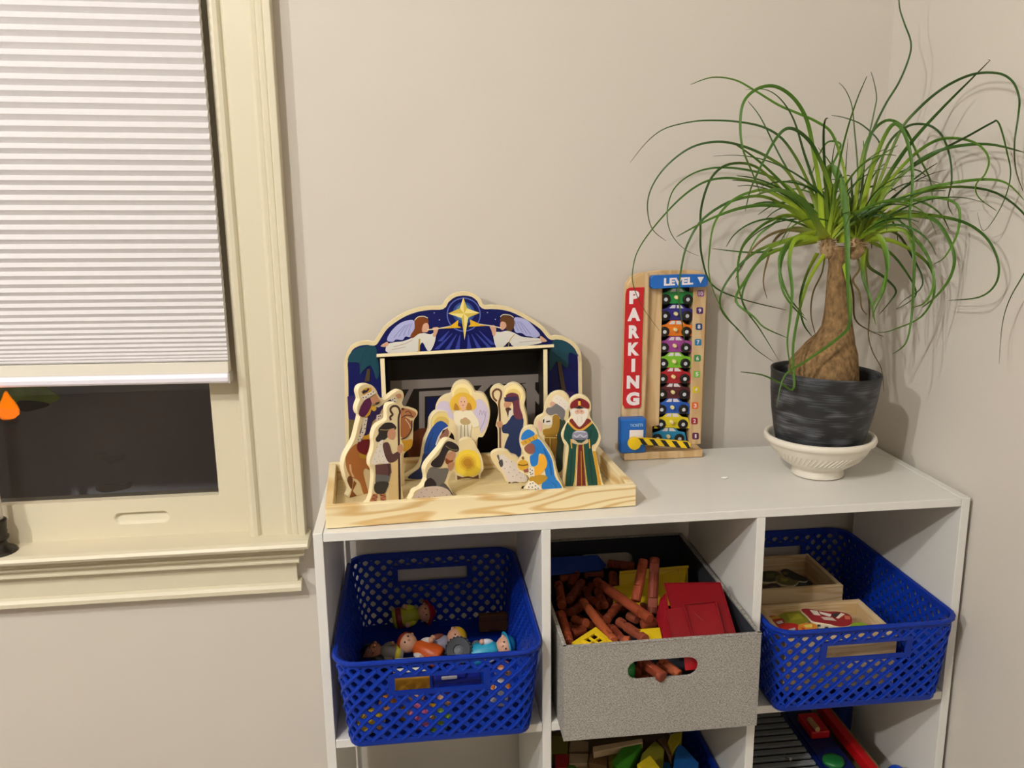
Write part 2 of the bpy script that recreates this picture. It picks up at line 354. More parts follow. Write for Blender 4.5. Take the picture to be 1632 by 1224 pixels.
figure('king in purple headdress riding a brown camel, at the left end of the tray', Z3, (.0429, .1164, 0), 31,
 [(300, 75), (340, 58), (385, 63), (420, 98), (440, 143), (470, 172), (500, 168), (545, 130), (590, 104), (618, 108), (630, 150), (616, 200), (640, 232), (690, 235), (728, 255), (730, 290), (705, 330), (700, 400), (692, 520), (645, 565), (628, 600), (632, 700), (638, 800), (636, 832), (560, 838), (470, 830), (360, 890), (350, 905), (215, 912), (230, 850), (200, 780), (184, 720), (177, 660), (190, 600), (215, 550), (245, 500), (265, 450), (284, 370), (300, 300), (286, 280), (277, 245), (286, 205), (298, 170), (285, 115)],
 [('b0703c', [(192, 610), (230, 540), (280, 505), (300, 570), (340, 612), (400, 615), (440, 680), (400, 720), (345, 690), (325, 720), (340, 790), (362, 880), (330, 890), (300, 800), (270, 770), (240, 760), (222, 740), (200, 690)], 1),
  ('8a5226', [(255, 780), (275, 800), (245, 860), (278, 900), (222, 908), (240, 850)], 0), ('6e4326', [(205, 770), (222, 745), (245, 770), (238, 845), (212, 805)], 1),
  ('ddb98a', [(218, 660), (232, 660), (240, 720), (262, 760), (240, 750), (222, 700)], 0),
  ('a8683a', [(600, 310), (650, 310), (690, 350), (680, 420), (640, 460), (600, 440)], 1), ('b87a50', [(608, 240), (650, 240), (716, 268), (715, 298), (690, 312), (650, 302), (620, 312), (604, 300)], 1),
  ('4a2c22', stroke([(612, 310), (650, 290), (700, 300)], 7), 2), ('4a2c22', stroke([(640, 270), (665, 260), (690, 290)], 6), 2), ('3c2530', stroke([(690, 330), (686, 400), (650, 455), (610, 470)], 8), 2), ('4a2c22', ell(622, 245, 9, 9), 0), ('e8dccb', stroke([(640, 320), (670, 360), (680, 390)], 5), 2),
  ('d09c2c', [(600, 475), (640, 480), (690, 470), (690, 520), (645, 560), (610, 545)], 1), ('6d1626', [(290, 490), (365, 468), (370, 520), (345, 590), (300, 572), (278, 540)], 1),
  ('b8902e', [(288, 572), (345, 590), (340, 622), (300, 612)], 0), ('d09c2c', [(318, 445), (372, 425), (366, 470), (325, 474)], 0),
  ('271a52', [(392, 215), (440, 232), (525, 172), (545, 190), (470, 240), (440, 300), (395, 340), (368, 430), (312, 442), (300, 420), (340, 310)], 1),
  ('e8dccb', [(330, 312), (358, 308), (340, 420), (302, 492), (272, 482), (308, 420)], 0), ('e8dccb', [(528, 165), (560, 152), (582, 185), (548, 207)], 0), ('e8dccb', [(425, 290), (470, 278), (462, 322), (420, 337)], 0),
  ('d09c2c', [(378, 210), (396, 215), (375, 285), (345, 312), (338, 292)], 0), ('d8ac38', ell(405, 240, 18, 20), 0),
  ('571747', [(335, 180), (375, 163), (388, 200), (372, 250), (332, 302), (294, 290), (300, 240)], 1), (SK, [(382, 162), (420, 138), (438, 165), (452, 183), (430, 205), (395, 207), (385, 190)], 1),
  ('2b1d1d', [(415, 197), (450, 188), (440, 206), (416, 215)], 0), ('d09c2c', [(308, 112), (345, 85), (385, 83), (388, 110), (330, 142)], 0), ('2a2038', [(314, 118), (330, 100), (348, 104), (362, 86), (372, 95), (355, 116), (325, 132)], 0),
  ('ece2d2', [(308, 152), (400, 103), (422, 122), (330, 180)], 0), (SK, [(568, 140), (600, 128), (612, 150), (590, 167)], 1)]
 + dots([(325, 158), (345, 155), (362, 136), (382, 132), (400, 116), (345, 330), (335, 360), (338, 390), (318, 420), (300, 450), (288, 474), (310, 470), (545, 175), (560, 165), (562, 188), (440, 300), (452, 296), (440, 318)]))
figure('shepherd in white fleece vest holding a crook, standing at the front left of the tray', Z3, (.0899, .0859, 0), 24,
 [(510, 213), (550, 198), (590, 213), (608, 250), (606, 330), (606, 420), (612, 480), (630, 520), (622, 562), (612, 592), (612, 700), (612, 820), (612, 960), (360, 968), (368, 938), (386, 880), (396, 800), (400, 740), (393, 700), (373, 670), (373, 620), (393, 560), (400, 500), (394, 460), (408, 400), (438, 360), (490, 330), (500, 300), (498, 250)],
 [('d9bd86', [(530, 590), (585, 600), (590, 940), (515, 940), (520, 760)], 0), ('3f2620', stroke([(533, 328), (526, 305), (545, 285), (530, 260), (532, 235), (560, 220), (588, 233), (600, 268), (590, 310), (590, 400), (593, 600), (600, 940)], 15), 2),
  ('261d1c', [(455, 375), (490, 348), (540, 348), (572, 378), (562, 402), (520, 402), (510, 450), (480, 477), (430, 492), (418, 465), (440, 430), (438, 400)], 1), ('8a7a50', stroke([(452, 398), (500, 402), (562, 388)], 7), 2),
  (SK, [(515, 405), (555, 392), (568, 430), (552, 472), (520, 467), (505, 440)], 1), ('e6dcce', [(445, 490), (478, 476), (470, 520), (490, 590), (512, 640), (506, 655), (450, 650), (420, 662), (383, 650), (400, 600), (425, 540)], 1),
  ('553634', [(475, 505), (512, 495), (530, 540), (545, 582), (590, 560), (602, 590), (570, 632), (530, 647), (505, 632), (480, 570)], 1), (SK, [(583, 525), (612, 508), (624, 540), (607, 577), (583, 562)], 1),
  ('5e3c3c', [(415, 665), (530, 652), (536, 720), (526, 740), (418, 736)], 0), ('62605f', [(418, 737), (530, 740), (518, 790), (414, 796)], 0), ('3c2422', stroke([(510, 660), (520, 700), (514, 745)], 10), 2),
  ('35302c', [(420, 795), (512, 793), (500, 850), (480, 880), (430, 880), (406, 850)], 1), ('b87650', [(400, 880), (432, 882), (422, 938), (370, 945), (388, 905)], 0), ('b87650', [(450, 882), (490, 880), (496, 938), (455, 942)], 0),
  ('5a2424', stroke([(398, 890), (432, 905), (394, 918), (425, 935)], 8, False), 2), ('5a2424', stroke([(450, 888), (492, 900), (455, 918), (495, 935)], 8, False), 2)]
 + dots([(430, 530), (450, 560), (420, 570), (440, 600), (410, 620), (470, 600), (450, 630), (480, 640), (425, 640), (455, 510)], 3, '7a6a5a'))
figure('kneeling bearded shepherd in grey robe with a white lamb at the tray front', Z3, (.1584, .0858, 0), 25.7,
 [(945, 478), (985, 468), (1020, 488), (1042, 530), (1036, 592), (1012, 625), (1010, 680), (985, 730), (960, 790), (975, 830), (1000, 875), (1005, 905), (1005, 935), (703, 945), (700, 890), (716, 858), (770, 828), (800, 770), (790, 700), (810, 650), (850, 600), (900, 540)],
 [('736e69', [(830, 680), (900, 690), (962, 690), (955, 740), (930, 800), (890, 832), (820, 792), (798, 750)], 1), ('2c2428', [(788, 790), (830, 760), (872, 800), (860, 832), (788, 842)], 1), ('5a5654', [(930, 800), (968, 840), (1000, 892), (960, 872), (895, 832)], 1),
  ('2c2226', [(920, 530), (950, 490), (990, 490), (1035, 520), (1042, 556), (1010, 567), (970, 552), (945, 592), (930, 640), (900, 682), (838, 672), (838, 640), (890, 590)], 1), ('8a7a50', stroke([(942, 520), (985, 548), (1035, 552)], 6), 2),
  (SK, [(960, 577), (1005, 560), (1018, 590), (1002, 622), (965, 632), (943, 610)], 1), ('8f4a28', [(943, 612), (975, 630), (1002, 625), (978, 660), (945, 652)], 1), (SK, [(958, 662), (1000, 640), (1008, 670), (975, 708)], 1),
  ('dacabf', [(720, 885), (760, 842), (820, 825), (900, 825), (960, 850), (986, 890), (988, 935), (718, 938)], 1)]
 + dots([(760, 870), (800, 850), (840, 870), (880, 850), (920, 870), (950, 890), (780, 900), (860, 900), (900, 905), (820, 905), (740, 905)], 4, '8a6a68'))
figure('kneeling woman in blue veil with golden halo, left of the manger', Z3, (.150, .186, 0), 16,
 [(870, 265), (930, 257), (980, 278), (1006, 330), (1002, 390), (978, 440), (945, 500), (920, 560), (900, 640), (870, 700), (850, 775), (628, 775), (650, 742), (720, 700), (760, 640), (775, 560), (790, 480), (822, 400), (830, 320)],
 [('f0dc8c', ell(915, 345, 78, 74), 0), ('e0c268', ell(912, 355, 58, 56), 0), ('1c2c60', [(780, 570), (862, 560), (850, 640), (820, 720), (800, 765), (660, 765), (700, 720), (750, 680)], 1),
  ('1d4c9c', [(830, 402), (870, 350), (910, 333), (952, 358), (962, 387), (930, 402), (902, 440), (882, 500), (862, 562), (800, 582), (778, 560), (798, 470)], 1), ('163c80', stroke([(850, 420), (820, 500), (805, 560)], 8), 2),
  ('9a6a58', [(920, 412), (955, 390), (967, 430), (942, 467), (898, 462)], 1), ('ece6dc', stroke([(966, 378), (928, 400), (893, 450), (870, 515)], 10), 2), ('3a2a28', [(920, 405), (945, 395), (925, 425), (912, 432)], 0)])
figure('tall-backed wooden manger with round yellow straw bed', Z3, (.2148, .1718, 0), 2,
 [(1040, 505), (1068, 476), (1110, 468), (1155, 486), (1180, 540), (1212, 600), (1227, 690), (1205, 730), (1198, 778), (1150, 782), (1060, 784), (1018, 784), (1024, 740), (1003, 690), (1020, 600)],
 [('f2d444', [(1040, 575), (1110, 548), (1180, 575), (1207, 650), (1195, 720), (1150, 747), (1080, 747), (1025, 715), (1013, 650)], 1)]
 + [(h, [(1108+rr*(1+.07*(i % 2))*math.cos(i*math.pi/14), 646+rr*.95*(1+.07*(i % 2))*math.sin(i*math.pi/14)) for i in range(28)], 0) for h, rr in (('e6c03a', 64), ('d2a230', 47), ('b98628', 31))]
 + [('6a4a28', [(1028, 742), (1070, 757), (1110, 748), (1150, 757), (1190, 737), (1190, 765), (1150, 766), (1110, 762), (1065, 766), (1030, 775)], 0)])
figure('winged angel with golden hair and halo, standing behind the manger', Z3, (.2167, .1925, 0), -8,
 [(985, 92), (1010, 52), (1060, 32), (1110, 45), (1148, 88), (1165, 118), (1220, 130), (1255, 180), (1273, 260), (1270, 330), (1250, 400), (1220, 455), (1180, 475), (1180, 700), (1185, 770), (1020, 775), (1015, 700), (1010, 480), (985, 420), (940, 400), (880, 340), (865, 240), (885, 180), (930, 145), (975, 130)],
 [('f2e0a0', ell(1065, 128, 76, 74), 0), ('e6cc78', ell(1065, 140, 60, 58), 0), ('cbc0d4', [(872, 240), (900, 190), (958, 190), (975, 240), (1000, 290), (1000, 325), (940, 290), (882, 295)], 1), ('cbc0d4', [(1170, 180), (1220, 178), (1263, 250), (1262, 330), (1240, 390), (1205, 425), (1190, 330), (1150, 270)], 1),
  ('9a8cb0', stroke([(1195, 290), (1205, 250), (1215, 290), (1228, 255), (1240, 300)], 4), 2), ('9a8cb0', stroke([(1200, 400), (1235, 330), (1245, 260)], 4), 2),
  ('e0b43c', [(975, 200), (1000, 150), (1060, 120), (1122, 135), (1170, 190), (1166, 240), (1130, 252), (1000, 252), (985, 240)], 1), ('ae7a28', [(1015, 200), (1035, 220), (1045, 250), (1005, 248)], 1), ('ae7a28', [(1105, 205), (1125, 200), (1140, 245), (1100, 250)], 1),
  ('e2b494', ell(1072, 195, 33, 46), 0), ('e2b494', [(1060, 235), (1090, 235), (1092, 268), (1056, 268)], 0), ('3a2420', ell(1060, 190, 4, 5, 8), 0), ('3a2420', ell(1085, 190, 4, 5, 8), 0), ('b05a50', ell(1073, 216, 9, 3, 8), 0),
  ('eae0c4', [(1005, 270), (1050, 255), (1075, 265), (1092, 255), (1140, 262), (1186, 330), (1192, 370), (1150, 382), (1138, 360), (1126, 480), (1130, 560), (1030, 560), (1036, 400), (1010, 345)], 1), ('b8a070', [(1058, 320), (1110, 318), (1132, 345), (1110, 362), (1075, 362), (1052, 345)], 1),
  ('9a9080', stroke([(1060, 365), (1056, 480)], 6), 2), ('9a9080', stroke([(1085, 365), (1085, 480)], 6), 2), ('9a9080', stroke([(1108, 365), (1112, 470)], 6), 2), ('c89a80', ell(1090, 315, 16, 8), 0)])
figure('bearded man with halo and maroon headcloth holding a staff', Z4, (.2885, .1935, 0), -14,
 [(102, 92), (130, 68), (165, 63), (200, 80), (228, 60), (268, 50), (312, 65), (352, 110), (362, 170), (352, 220), (370, 290), (378, 370), (368, 480), (350, 600), (350, 720), (158, 720), (157, 560), (155, 400), (140, 372), (148, 330), (160, 270), (150, 210), (112, 168), (98, 130)],
 [('f2e0a0', ell(275, 138, 72, 74), 0), ('e2c878', ell(275, 150, 56, 58), 0), ('6a4530', stroke([(150, 185), (126, 160), (120, 120), (150, 95), (180, 112), (180, 150), (166, 200), (172, 300), (175, 560)], 15), 2),
  ('1c2c54', [(270, 290), (345, 308), (346, 380), (332, 480), (330, 590), (280, 602), (208, 550), (222, 480), (240, 432), (195, 422), (188, 372), (225, 350)], 1), ('652c3c', [(215, 150), (250, 123), (300, 130), (317, 160), (322, 230), (346, 310), (300, 322), (275, 282), (268, 200)], 1),
  (SK, [(210, 190), (255, 183), (258, 210), (232, 237), (204, 225)], 1), ('4a2a22', [(214, 240), (245, 233), (262, 260), (240, 312), (224, 270)], 1), ('dcd4c8', [(242, 258), (270, 245), (266, 285), (242, 330), (236, 300)], 0), ('2a2248', [(204, 157), (300, 150), (312, 172), (255, 192), (208, 187)], 0), (SK, [(150, 345), (185, 338), (192, 375), (160, 382)], 1)])
figure('small white speckled sheep beside the kneeling king in blue', Z4, (.286, .1432, 0), 0,
 [(106, 592), (130, 565), (175, 553), (230, 560), (262, 590), (300, 603), (330, 640), (360, 690), (388, 750), (376, 790), (362, 818), (335, 820), (300, 808), (265, 812), (230, 804), (190, 732), (150, 682), (115, 632)],
 [('ded4cc', [(165, 600), (200, 585), (240, 620), (290, 650), (312, 700), (372, 748), (368, 788), (300, 787), (238, 788), (214, 740), (180, 680)], 1), ('4a464a', [(163, 640), (190, 622), (197, 665), (180, 680)], 1), ('6a666a', [(150, 595), (165, 590), (172, 640), (160, 620)], 1), ('3a3030', ell(245, 800, 10, 8), 0), ('3a3030', ell(345, 802, 10, 8), 0), ('4a3a3a', stroke([(265, 800), (290, 792), (315, 800)], 6), 2)]
 + dots([(220, 640), (250, 680), (280, 700), (240, 720), (300, 740), (270, 750), (330, 760), (210, 690), (320, 720), (260, 640)], 4, '8a7a80'))
figure('kneeling king in blue robe and blue and gold turban offering a gold jar', Z4, (.3229, .1064, 0), -16,
 [(332, 405), (370, 380), (410, 378), (446, 403), (460, 450), (492, 490), (540, 558), (572, 620), (602, 740), (644, 832), (636, 862), (520, 868), (345, 872), (348, 838), (384, 790), (384, 745), (320, 712), (298, 655), (330, 600), (352, 570), (328, 530), (318, 470)],
 [('1f74c0', [(400, 500), (460, 468), (512, 530), (562, 620), (582, 740), (592, 772), (530, 782), (510, 702), (490, 592), (465, 585), (455, 660), (410, 672), (398, 600), (430, 570)], 1), ('1f74c0', [(490, 800), (530, 765), (592, 770), (638, 832), (622, 852), (500, 855)], 1), ('165a9c', stroke([(500, 540), (545, 640), (560, 740)], 10), 2), ('165a9c', stroke([(560, 790), (600, 830)], 7), 2),
  ('b48a26', [(388, 770), (440, 740), (500, 740), (532, 760), (490, 802), (440, 812)], 1), ('e6a82e', [(465, 600), (500, 583), (527, 640), (517, 690), (470, 735), (438, 742), (423, 710), (430, 680), (460, 660)], 1), ('ece4d4', [(388, 680), (430, 688), (432, 750), (388, 742)], 0), ('ece4d4', [(385, 792), (420, 783), (480, 830), (485, 860), (358, 864)], 0),
  ('8a5244', [(358, 530), (400, 500), (432, 520), (430, 572), (395, 582), (362, 560)], 1), ('1f74c0', [(340, 432), (380, 398), (415, 410), (430, 440), (338, 478)], 1), ('d09c2c', [(328, 492), (450, 433), (457, 466), (345, 518)], 0), ('8a6420', stroke([(360, 482), (372, 500)], 6), 2), ('8a6420', stroke([(390, 466), (402, 484)], 6), 2), ('8a6420', stroke([(420, 452), (432, 470)], 6), 2),
  ('cf9f2a', ell(345, 665, 40, 40), 0), ('7a5a20', stroke([(308, 660), (345, 668), (384, 660)], 10), 2), ('7a5a20', ell(345, 612, 9, 12), 0), ('8a5244', [(350, 700), (385, 690), (388, 716), (355, 722)], 0)]
 + dots([(400, 695), (415, 705), (400, 720), (418, 730), (405, 735), (400, 805), (420, 800), (440, 820), (390, 830), (415, 830), (440, 845), (385, 850), (460, 840), (465, 855), (415, 852)], 5))
figure('old shepherd with white cap and grey beard carrying a lamb, behind the green king', Z4, (.3525, .160, 0), -10,
 [(530, 160), (560, 130), (602, 114), (650, 120), (690, 158), (702, 220), (692, 270), (690, 340), (690, 460), (690, 600), (690, 735), (500, 740), (505, 560), (480, 470), (432, 402), (427, 350), (450, 308), (490, 288), (503, 250), (510, 200)],
 [('2a3a30', [(620, 320), (662, 330), (664, 400), (645, 600), (640, 700), (595, 700), (600, 450), (618, 390)], 1), ('8a6420', [(510, 450), (600, 450), (590, 600), (585, 700), (520, 700)], 1), ('9a7424', [(570, 300), (602, 288), (622, 320), (616, 400), (590, 442), (510, 447), (498, 400), (560, 380)], 1), ('d8c070', stroke([(500, 458), (600, 460)], 7), 2), ('d8c070', stroke([(550, 460), (545, 690)], 6), 2),
  ('d4a68c', [(548, 200), (575, 188), (597, 215), (560, 237)], 1), ('767273', [(528, 235), (560, 230), (600, 203), (642, 225), (662, 270), (642, 332), (600, 282), (550, 292), (518, 265)], 1), ('ece2d2', [(573, 160), (600, 138), (650, 163), (692, 210), (672, 257), (640, 232), (600, 205), (568, 185)], 1),
  ('e6dece', [(488, 330), (520, 293), (562, 310), (562, 362), (510, 362)], 1), ('2a2426', [(495, 325), (508, 318), (505, 350), (496, 345)], 0), ('2a2426', stroke([(520, 340), (550, 335)], 10), 2), ('e2b8a8', [(455, 350), (480, 335), (490, 400), (470, 410)], 1)] + dots([(600, 165), (630, 180), (655, 205), (620, 200), (660, 225)], 3, 'b0a490'))
figure('standing king in long green robe with red crown and white beard', Z4, (.3819, .1157, 0), -3,
 [(700, 190), (730, 155), (770, 142), (820, 154), (852, 190), (858, 240), (846, 290), (872, 340), (912, 400), (932, 460), (912, 520), (894, 560), (922, 700), (952, 830), (950, 846), (800, 850), (636, 846), (640, 820), (652, 700), (672, 540), (650, 500), (638, 440), (670, 370), (710, 310), (700, 250)],
 [('c8982e', [(655, 822), (688, 560), (700, 560), (690, 826)], 0), ('c8982e', [(905, 826), (868, 560), (890, 560), (932, 822)], 0),
  ('15483f', [(680, 345), (730, 385), (770, 402), (810, 385), (860, 345), (912, 430), (892, 500), (862, 522), (872, 600), (906, 822), (830, 826), (800, 600), (790, 510), (750, 510), (740, 650), (722, 826), (664, 822), (690, 560), (680, 500), (650, 450)], 1), ('0e342e', stroke([(715, 560), (700, 810)], 8), 2), ('0e342e', stroke([(840, 560), (870, 810)], 8), 2), ('0e342e', stroke([(860, 400), (850, 460)], 8), 2),
  ('6a241e', [(762, 510), (792, 510), (802, 650), (817, 826), (748, 826), (755, 650)], 0), ('d8b048', stroke([(755, 510), (745, 650), (730, 824)], 7), 2), ('d8b048', stroke([(797, 510), (808, 650), (830, 824)], 7), 2), ('c8982e', stroke([(782, 560), (786, 820)], 5), 2),
  ('7a2a24', [(693, 335), (720, 318), (770, 382), (820, 318), (857, 335), (800, 388), (770, 398), (730, 382)], 1), ('d8a43a', stroke([(690, 345), (730, 388), (770, 405), (810, 388), (862, 345)], 16), 2), ('d8a43a', stroke([(705, 470), (712, 540)], 9), 2), ('d8a43a', stroke([(842, 470), (848, 540)], 9), 2),
  ('e9e1d2', [(705, 250), (740, 238), (810, 240), (837, 255), (830, 300), (802, 350), (770, 377), (743, 350), (720, 320), (708, 290)], 1), ('dcae94', ell(770, 266, 37, 21), 0), ('c9bfae', stroke([(756, 300), (752, 345)], 3), 2), ('c9bfae', stroke([(785, 300), (788, 345)], 3), 2), ('5a3a34', ell(756, 262, 4, 4, 8), 0), ('5a3a34', ell(785, 262, 4, 4, 8), 0), ('e9e1d2', ell(770, 285, 16, 7), 0),
  ('7e1c24', [(703, 205), (735, 175), (770, 163), (810, 175), (842, 205), (836, 242), (772, 222), (706, 242)], 1), ('1c1820', [(733, 238), (770, 222), (808, 238), (770, 243)], 0), ('e0b840', [(760, 185), (776, 185), (780, 217), (760, 217)], 0), ('1c1820', ell(768, 172, 8, 8, 8), 0),
  ('d0b890', [(712, 468), (740, 480), (760, 497), (790, 497), (830, 468), (832, 500), (770, 512), (714, 497)], 1), ('8f90a4', [(718, 430), (740, 410), (810, 408), (832, 430), (824, 470), (724, 470)], 1), ('c9cad6', stroke([(728, 440), (750, 455), (775, 437), (800, 455), (825, 440)], 7), 2), ('c9cad6', stroke([(735, 418), (770, 412), (815, 418)], 7), 2), ('5a5a70', stroke([(728, 466), (822, 466)], 6), 2)])

# ------------------------------------------------------------------ tray
PW = wood('pine_boards', 'd4b074', 'eedcae', (5, 8, 30), 7, .5, .0, .5)
TA = math.radians(3.27); T0 = Vector((.0164, .0129, .0006)); tu = Vector((math.cos(TA), math.sin(TA), 0)); tv = Vector((-math.sin(TA), math.cos(TA), 0))
tray = thing('wooden_tray', 'shallow pine tray holding the nativity figures, on the left of the shelf top', 'tray', T0)
TL, TD, TH, TT = .4235, .199, .0305, .0105
def tbox(a, b_, m, name):
    q = MB(); P = lambda u, v, z: T0+tu*u+tv*v+Vector((0, 0, z))
    q.prism([P(a[0], a[1], a[2]), P(b_[0], a[1], a[2]), P(b_[0], a[1], b_[2]), P(a[0], a[1], b_[2])], tv*(b_[1]-a[1]), m); return q.build(name, tray, bevel=.0012)
tbox((0, 0, 0), (TL, TT, TH), PW, 'front_board'); tbox((0, TD-TT, 0), (TL, TD, TH), PW, 'back_board')
PW2 = wood('pine_side', 'd6b478', 'eedcae', (8, 5, 30), 7, .5, .0, .5)
tbox((0, TT, 0), (TT, TD-TT, TH), PW2, 'side_board'); tbox((TL-TT, TT, 0), (TL, TD-TT, TH), PW2, 'side_board')
tbox((TT, TT, .0005), (TL-TT, TD-TT, .0055), M('d9c594', .5, .35, .08, 12, 0, 200, 0, (1, 8, 1)), 'tray_bottom')

# ------------------------------------------------------------------ stable backdrop
BY = .287
st = thing('nativity_stable', 'painted wooden stable with arched night-sky backboard, gold star and trumpeting angels', 'toy building', (.22, BY, 0))
bo = [(552, 748), (550, 680), (549, 600), (548, 580), (551, 566), (558, 553), (570, 546), (585, 543.5), (595, 545), (600, 539), (612, 521), (628, 508), (645, 498), (665, 491), (685, 488), (704, 487), (710, 478), (722, 468.5), (738, 465), (754, 467.5), (765, 476), (771, 486), (784, 486.5), (802, 488), (820, 493), (845, 506), (865, 520), (878, 535), (886, 535), (900, 537), (914, 545), (924, 558), (927, 575), (927.5, 610), (929, 680), (930, 748)]
bs = [(v.x, v.y) for v in smooth([(x, y, 0) for x, y in bo], False, 4)]
def B(x, y, off=0):
    p = onY(x, y, BY-off); p.z = max(p.z, .0003); return p
q = MB(); q.prism([B(x, y) for x, y in bs], (0, .009, 0), PINE, PINE2); q.build('backboard', st, bevel=.0012, ang=55)
cxm, cym = 738, 600
def inset(p, d):
    out = []; n = len(p)
    for i in range(n):
        a, b_ = Vector((*p[i-1], 0)), Vector((*p[(i+1) % n], 0)); t = (b_-a).normalized(); out.append((p[i][0]-t.y*d, p[i][1]+t.x*d))
    return out
ins = [p for p in inset(bs, 6.0)[3:-3]]
pr = MB(); cnt = [0]
def P_(h, pts, s_=0):
    cnt[0] += 1; off = .0003+.00003*cnt[0]; mt = M(h, .45, .25)
    if s_ == 2:
        for quad in pts: pr.face([B(x, y, off) for x, y in quad], mt)
    else:
        if s_ == 1: pts = [(v.x, v.y) for v in smooth([(x, y, 0) for x, y in pts], True, 3)]
        pr.face([B(x, y, off) for x, y in pts], mt)
P_('0a1154', ins)
A1 = zm(510, 450, 5.44)
def Q1(h, pts, s_=0): P_(h, [[A1(*p) for p in qd] for qd in pts] if s_ == 2 else [A1(*p) for p in pts], s_)
A2 = zm(710, 450, 5.44)
def Q2(h, pts, s_=0): P_(h, [[A2(*p) for p in qd] for qd in pts] if s_ == 2 else [A2(*p) for p in pts], s_)
# rays, halo ring, star
for a, b_ in (((1150, 440), (1010, 580)), ((1185, 450), (1100, 585)), ((1215, 455), (1190, 585)), ((1285, 455), (1295, 585)), ((1315, 450), (1385, 580)), ((1350, 440), (1480, 575)), ((1380, 420), (1500, 540)), ((1120, 420), (1040, 510))):
    dx = 9; dy = 20
    Q1('3a479c', [(a[0]-3, a[1]), (a[0]+3, a[1]), (b_[0]+dy, b_[1]), (b_[0]-dy, b_[1])])
Q1('5566b0', [[(1246+r_*math.cos(t), 280+r_*math.sin(t)) for r_, t in ((138, i*math.pi/24), (138, (i+1)*math.pi/24), (148, (i+1)*math.pi/24), (148, i*math.pi/24))] for i in range(48)], 2)
Q1('2c4a8a', ell(1246, 265, 95, 95)); Q1('5a7a98', ell(1246, 260, 72, 74)); Q1('9aa878', ell(1246, 258, 48, 52))
Q1('e8b420', [(1010, 405), (1130, 378), (1200, 325), (1195, 378), (1225, 392)]); Q1('e8b420', [(1480, 375), (1380, 358), (1300, 322), (1305, 365), (1285, 385)])
Q1('f2e08c', [(1243, 130), (1275, 225), (1385, 265), (1285, 305), (1253, 500), (1228, 310), (1110, 270), (1212, 225)]); Q1('d9bc50', [(1243, 130), (1275, 225), (1248, 270)]); Q1('d9bc50', [(1385, 265), (1285, 305), (1248, 270)]); Q1('d9bc50', [(1253, 500), (1228, 310), (1248, 270)]); Q1('d9bc50', [(1110, 270), (1212, 225), (1248, 270)])
# left angel
Q1('b4b6e0', [(580, 500), (620, 420), (700, 350), (790, 325), (822, 345), (825, 400), (790, 450), (780, 475), (740, 470), (715, 500), (660, 495), (630, 515)], 1)
for i in range(4): Q1('8688bc', stroke([(640+i*42, 480-i*8), (690+i*30, 420-i*10), (740+i*20, 370-i*5)], 5), 2)
Q1('e9e4d6', [(582, 540), (640, 520), (720, 510), (800, 480), (840, 450), (900, 440), (960, 450), (1000, 430), (1000, 500), (965, 585), (930, 590), (890, 520), (860, 560), (840, 600), (590, 612)], 1)
Q1('d8a888', [(525, 550), (582, 515), (590, 545), (560, 560)], 1); Q1('c8b098', stroke([(640, 560), (740, 530), (800, 500)], 6), 2); Q1('c9a23c', stroke([(862, 490), (858, 600)], 14), 2); Q1('c8b098', stroke([(620, 585), (740, 560)], 5), 2)
Q1('dba98a', [(975, 395), (1020, 388), (1025, 410), (1000, 470), (978, 465), (985, 420)], 1)
Q1('7c3f16', [(820, 330), (860, 300), (930, 315), (940, 350), (905, 375), (890, 430), (850, 450), (800, 485), (785, 460), (820, 400)], 1); Q1('dba98a', [(900, 360), (935, 355), (945, 400), (930, 430), (890, 432), (885, 400)], 1)
Q1('e8dcb0', stroke([(820, 330), (850, 300), (900, 295), (935, 310)], 7), 2); Q1('e8d8b0', stroke([(930, 412), (1030, 400), (1130, 380)], 9), 2)
# right angel
Q2('b4b6e0', [(595, 310), (640, 305), (710, 330), (770, 390), (820, 455), (780, 480), (740, 470), (700, 465), (660, 440), (610, 435), (590, 380)], 1)
for i in range(4): Q2('8688bc', stroke([(740-i*36, 455-i*10), (700-i*30, 400-i*10), (650-i*15, 340-i*2)], 5), 2)
Q2('e9e4d6', [(415, 440), (480, 430), (540, 420), (600, 440), (660, 470), (740, 480), (830, 490), (830, 525), (700, 550), (590, 555), (550, 515), (500, 560), (440, 565)], 1)
Q2('d8a888', [(820, 465), (850, 480), (880, 510), (830, 515)], 1); Q2('c9a23c', stroke([(600, 450), (560, 500), (545, 555)], 6), 2); Q2('c8b098', stroke([(640, 520), (740, 510), (820, 505)], 5), 2)
Q2('dba98a', [(385, 385), (420, 372), (440, 400), (430, 460), (410, 460), (400, 420)], 1)
Q2('5f3c1c', [(470, 330), (500, 290), (560, 295), (597, 330), (592, 390), (560, 425), (520, 400), (500, 350)], 1); Q2('dba98a', [(478, 345), (515, 345), (528, 380), (500, 412), (475, 400)], 1)
Q2('e8dcb0', stroke([(475, 300), (500, 280), (560, 285), (590, 305)], 7), 2); Q2('e8d8b0', stroke([(480, 395), (400, 378), (290, 362)], 9), 2)
for x, y in ((990, 265), (1035, 325), (1452, 262), (1520, 320)): Q1('c8cce8', ell(x, y, 5, 5, 6))
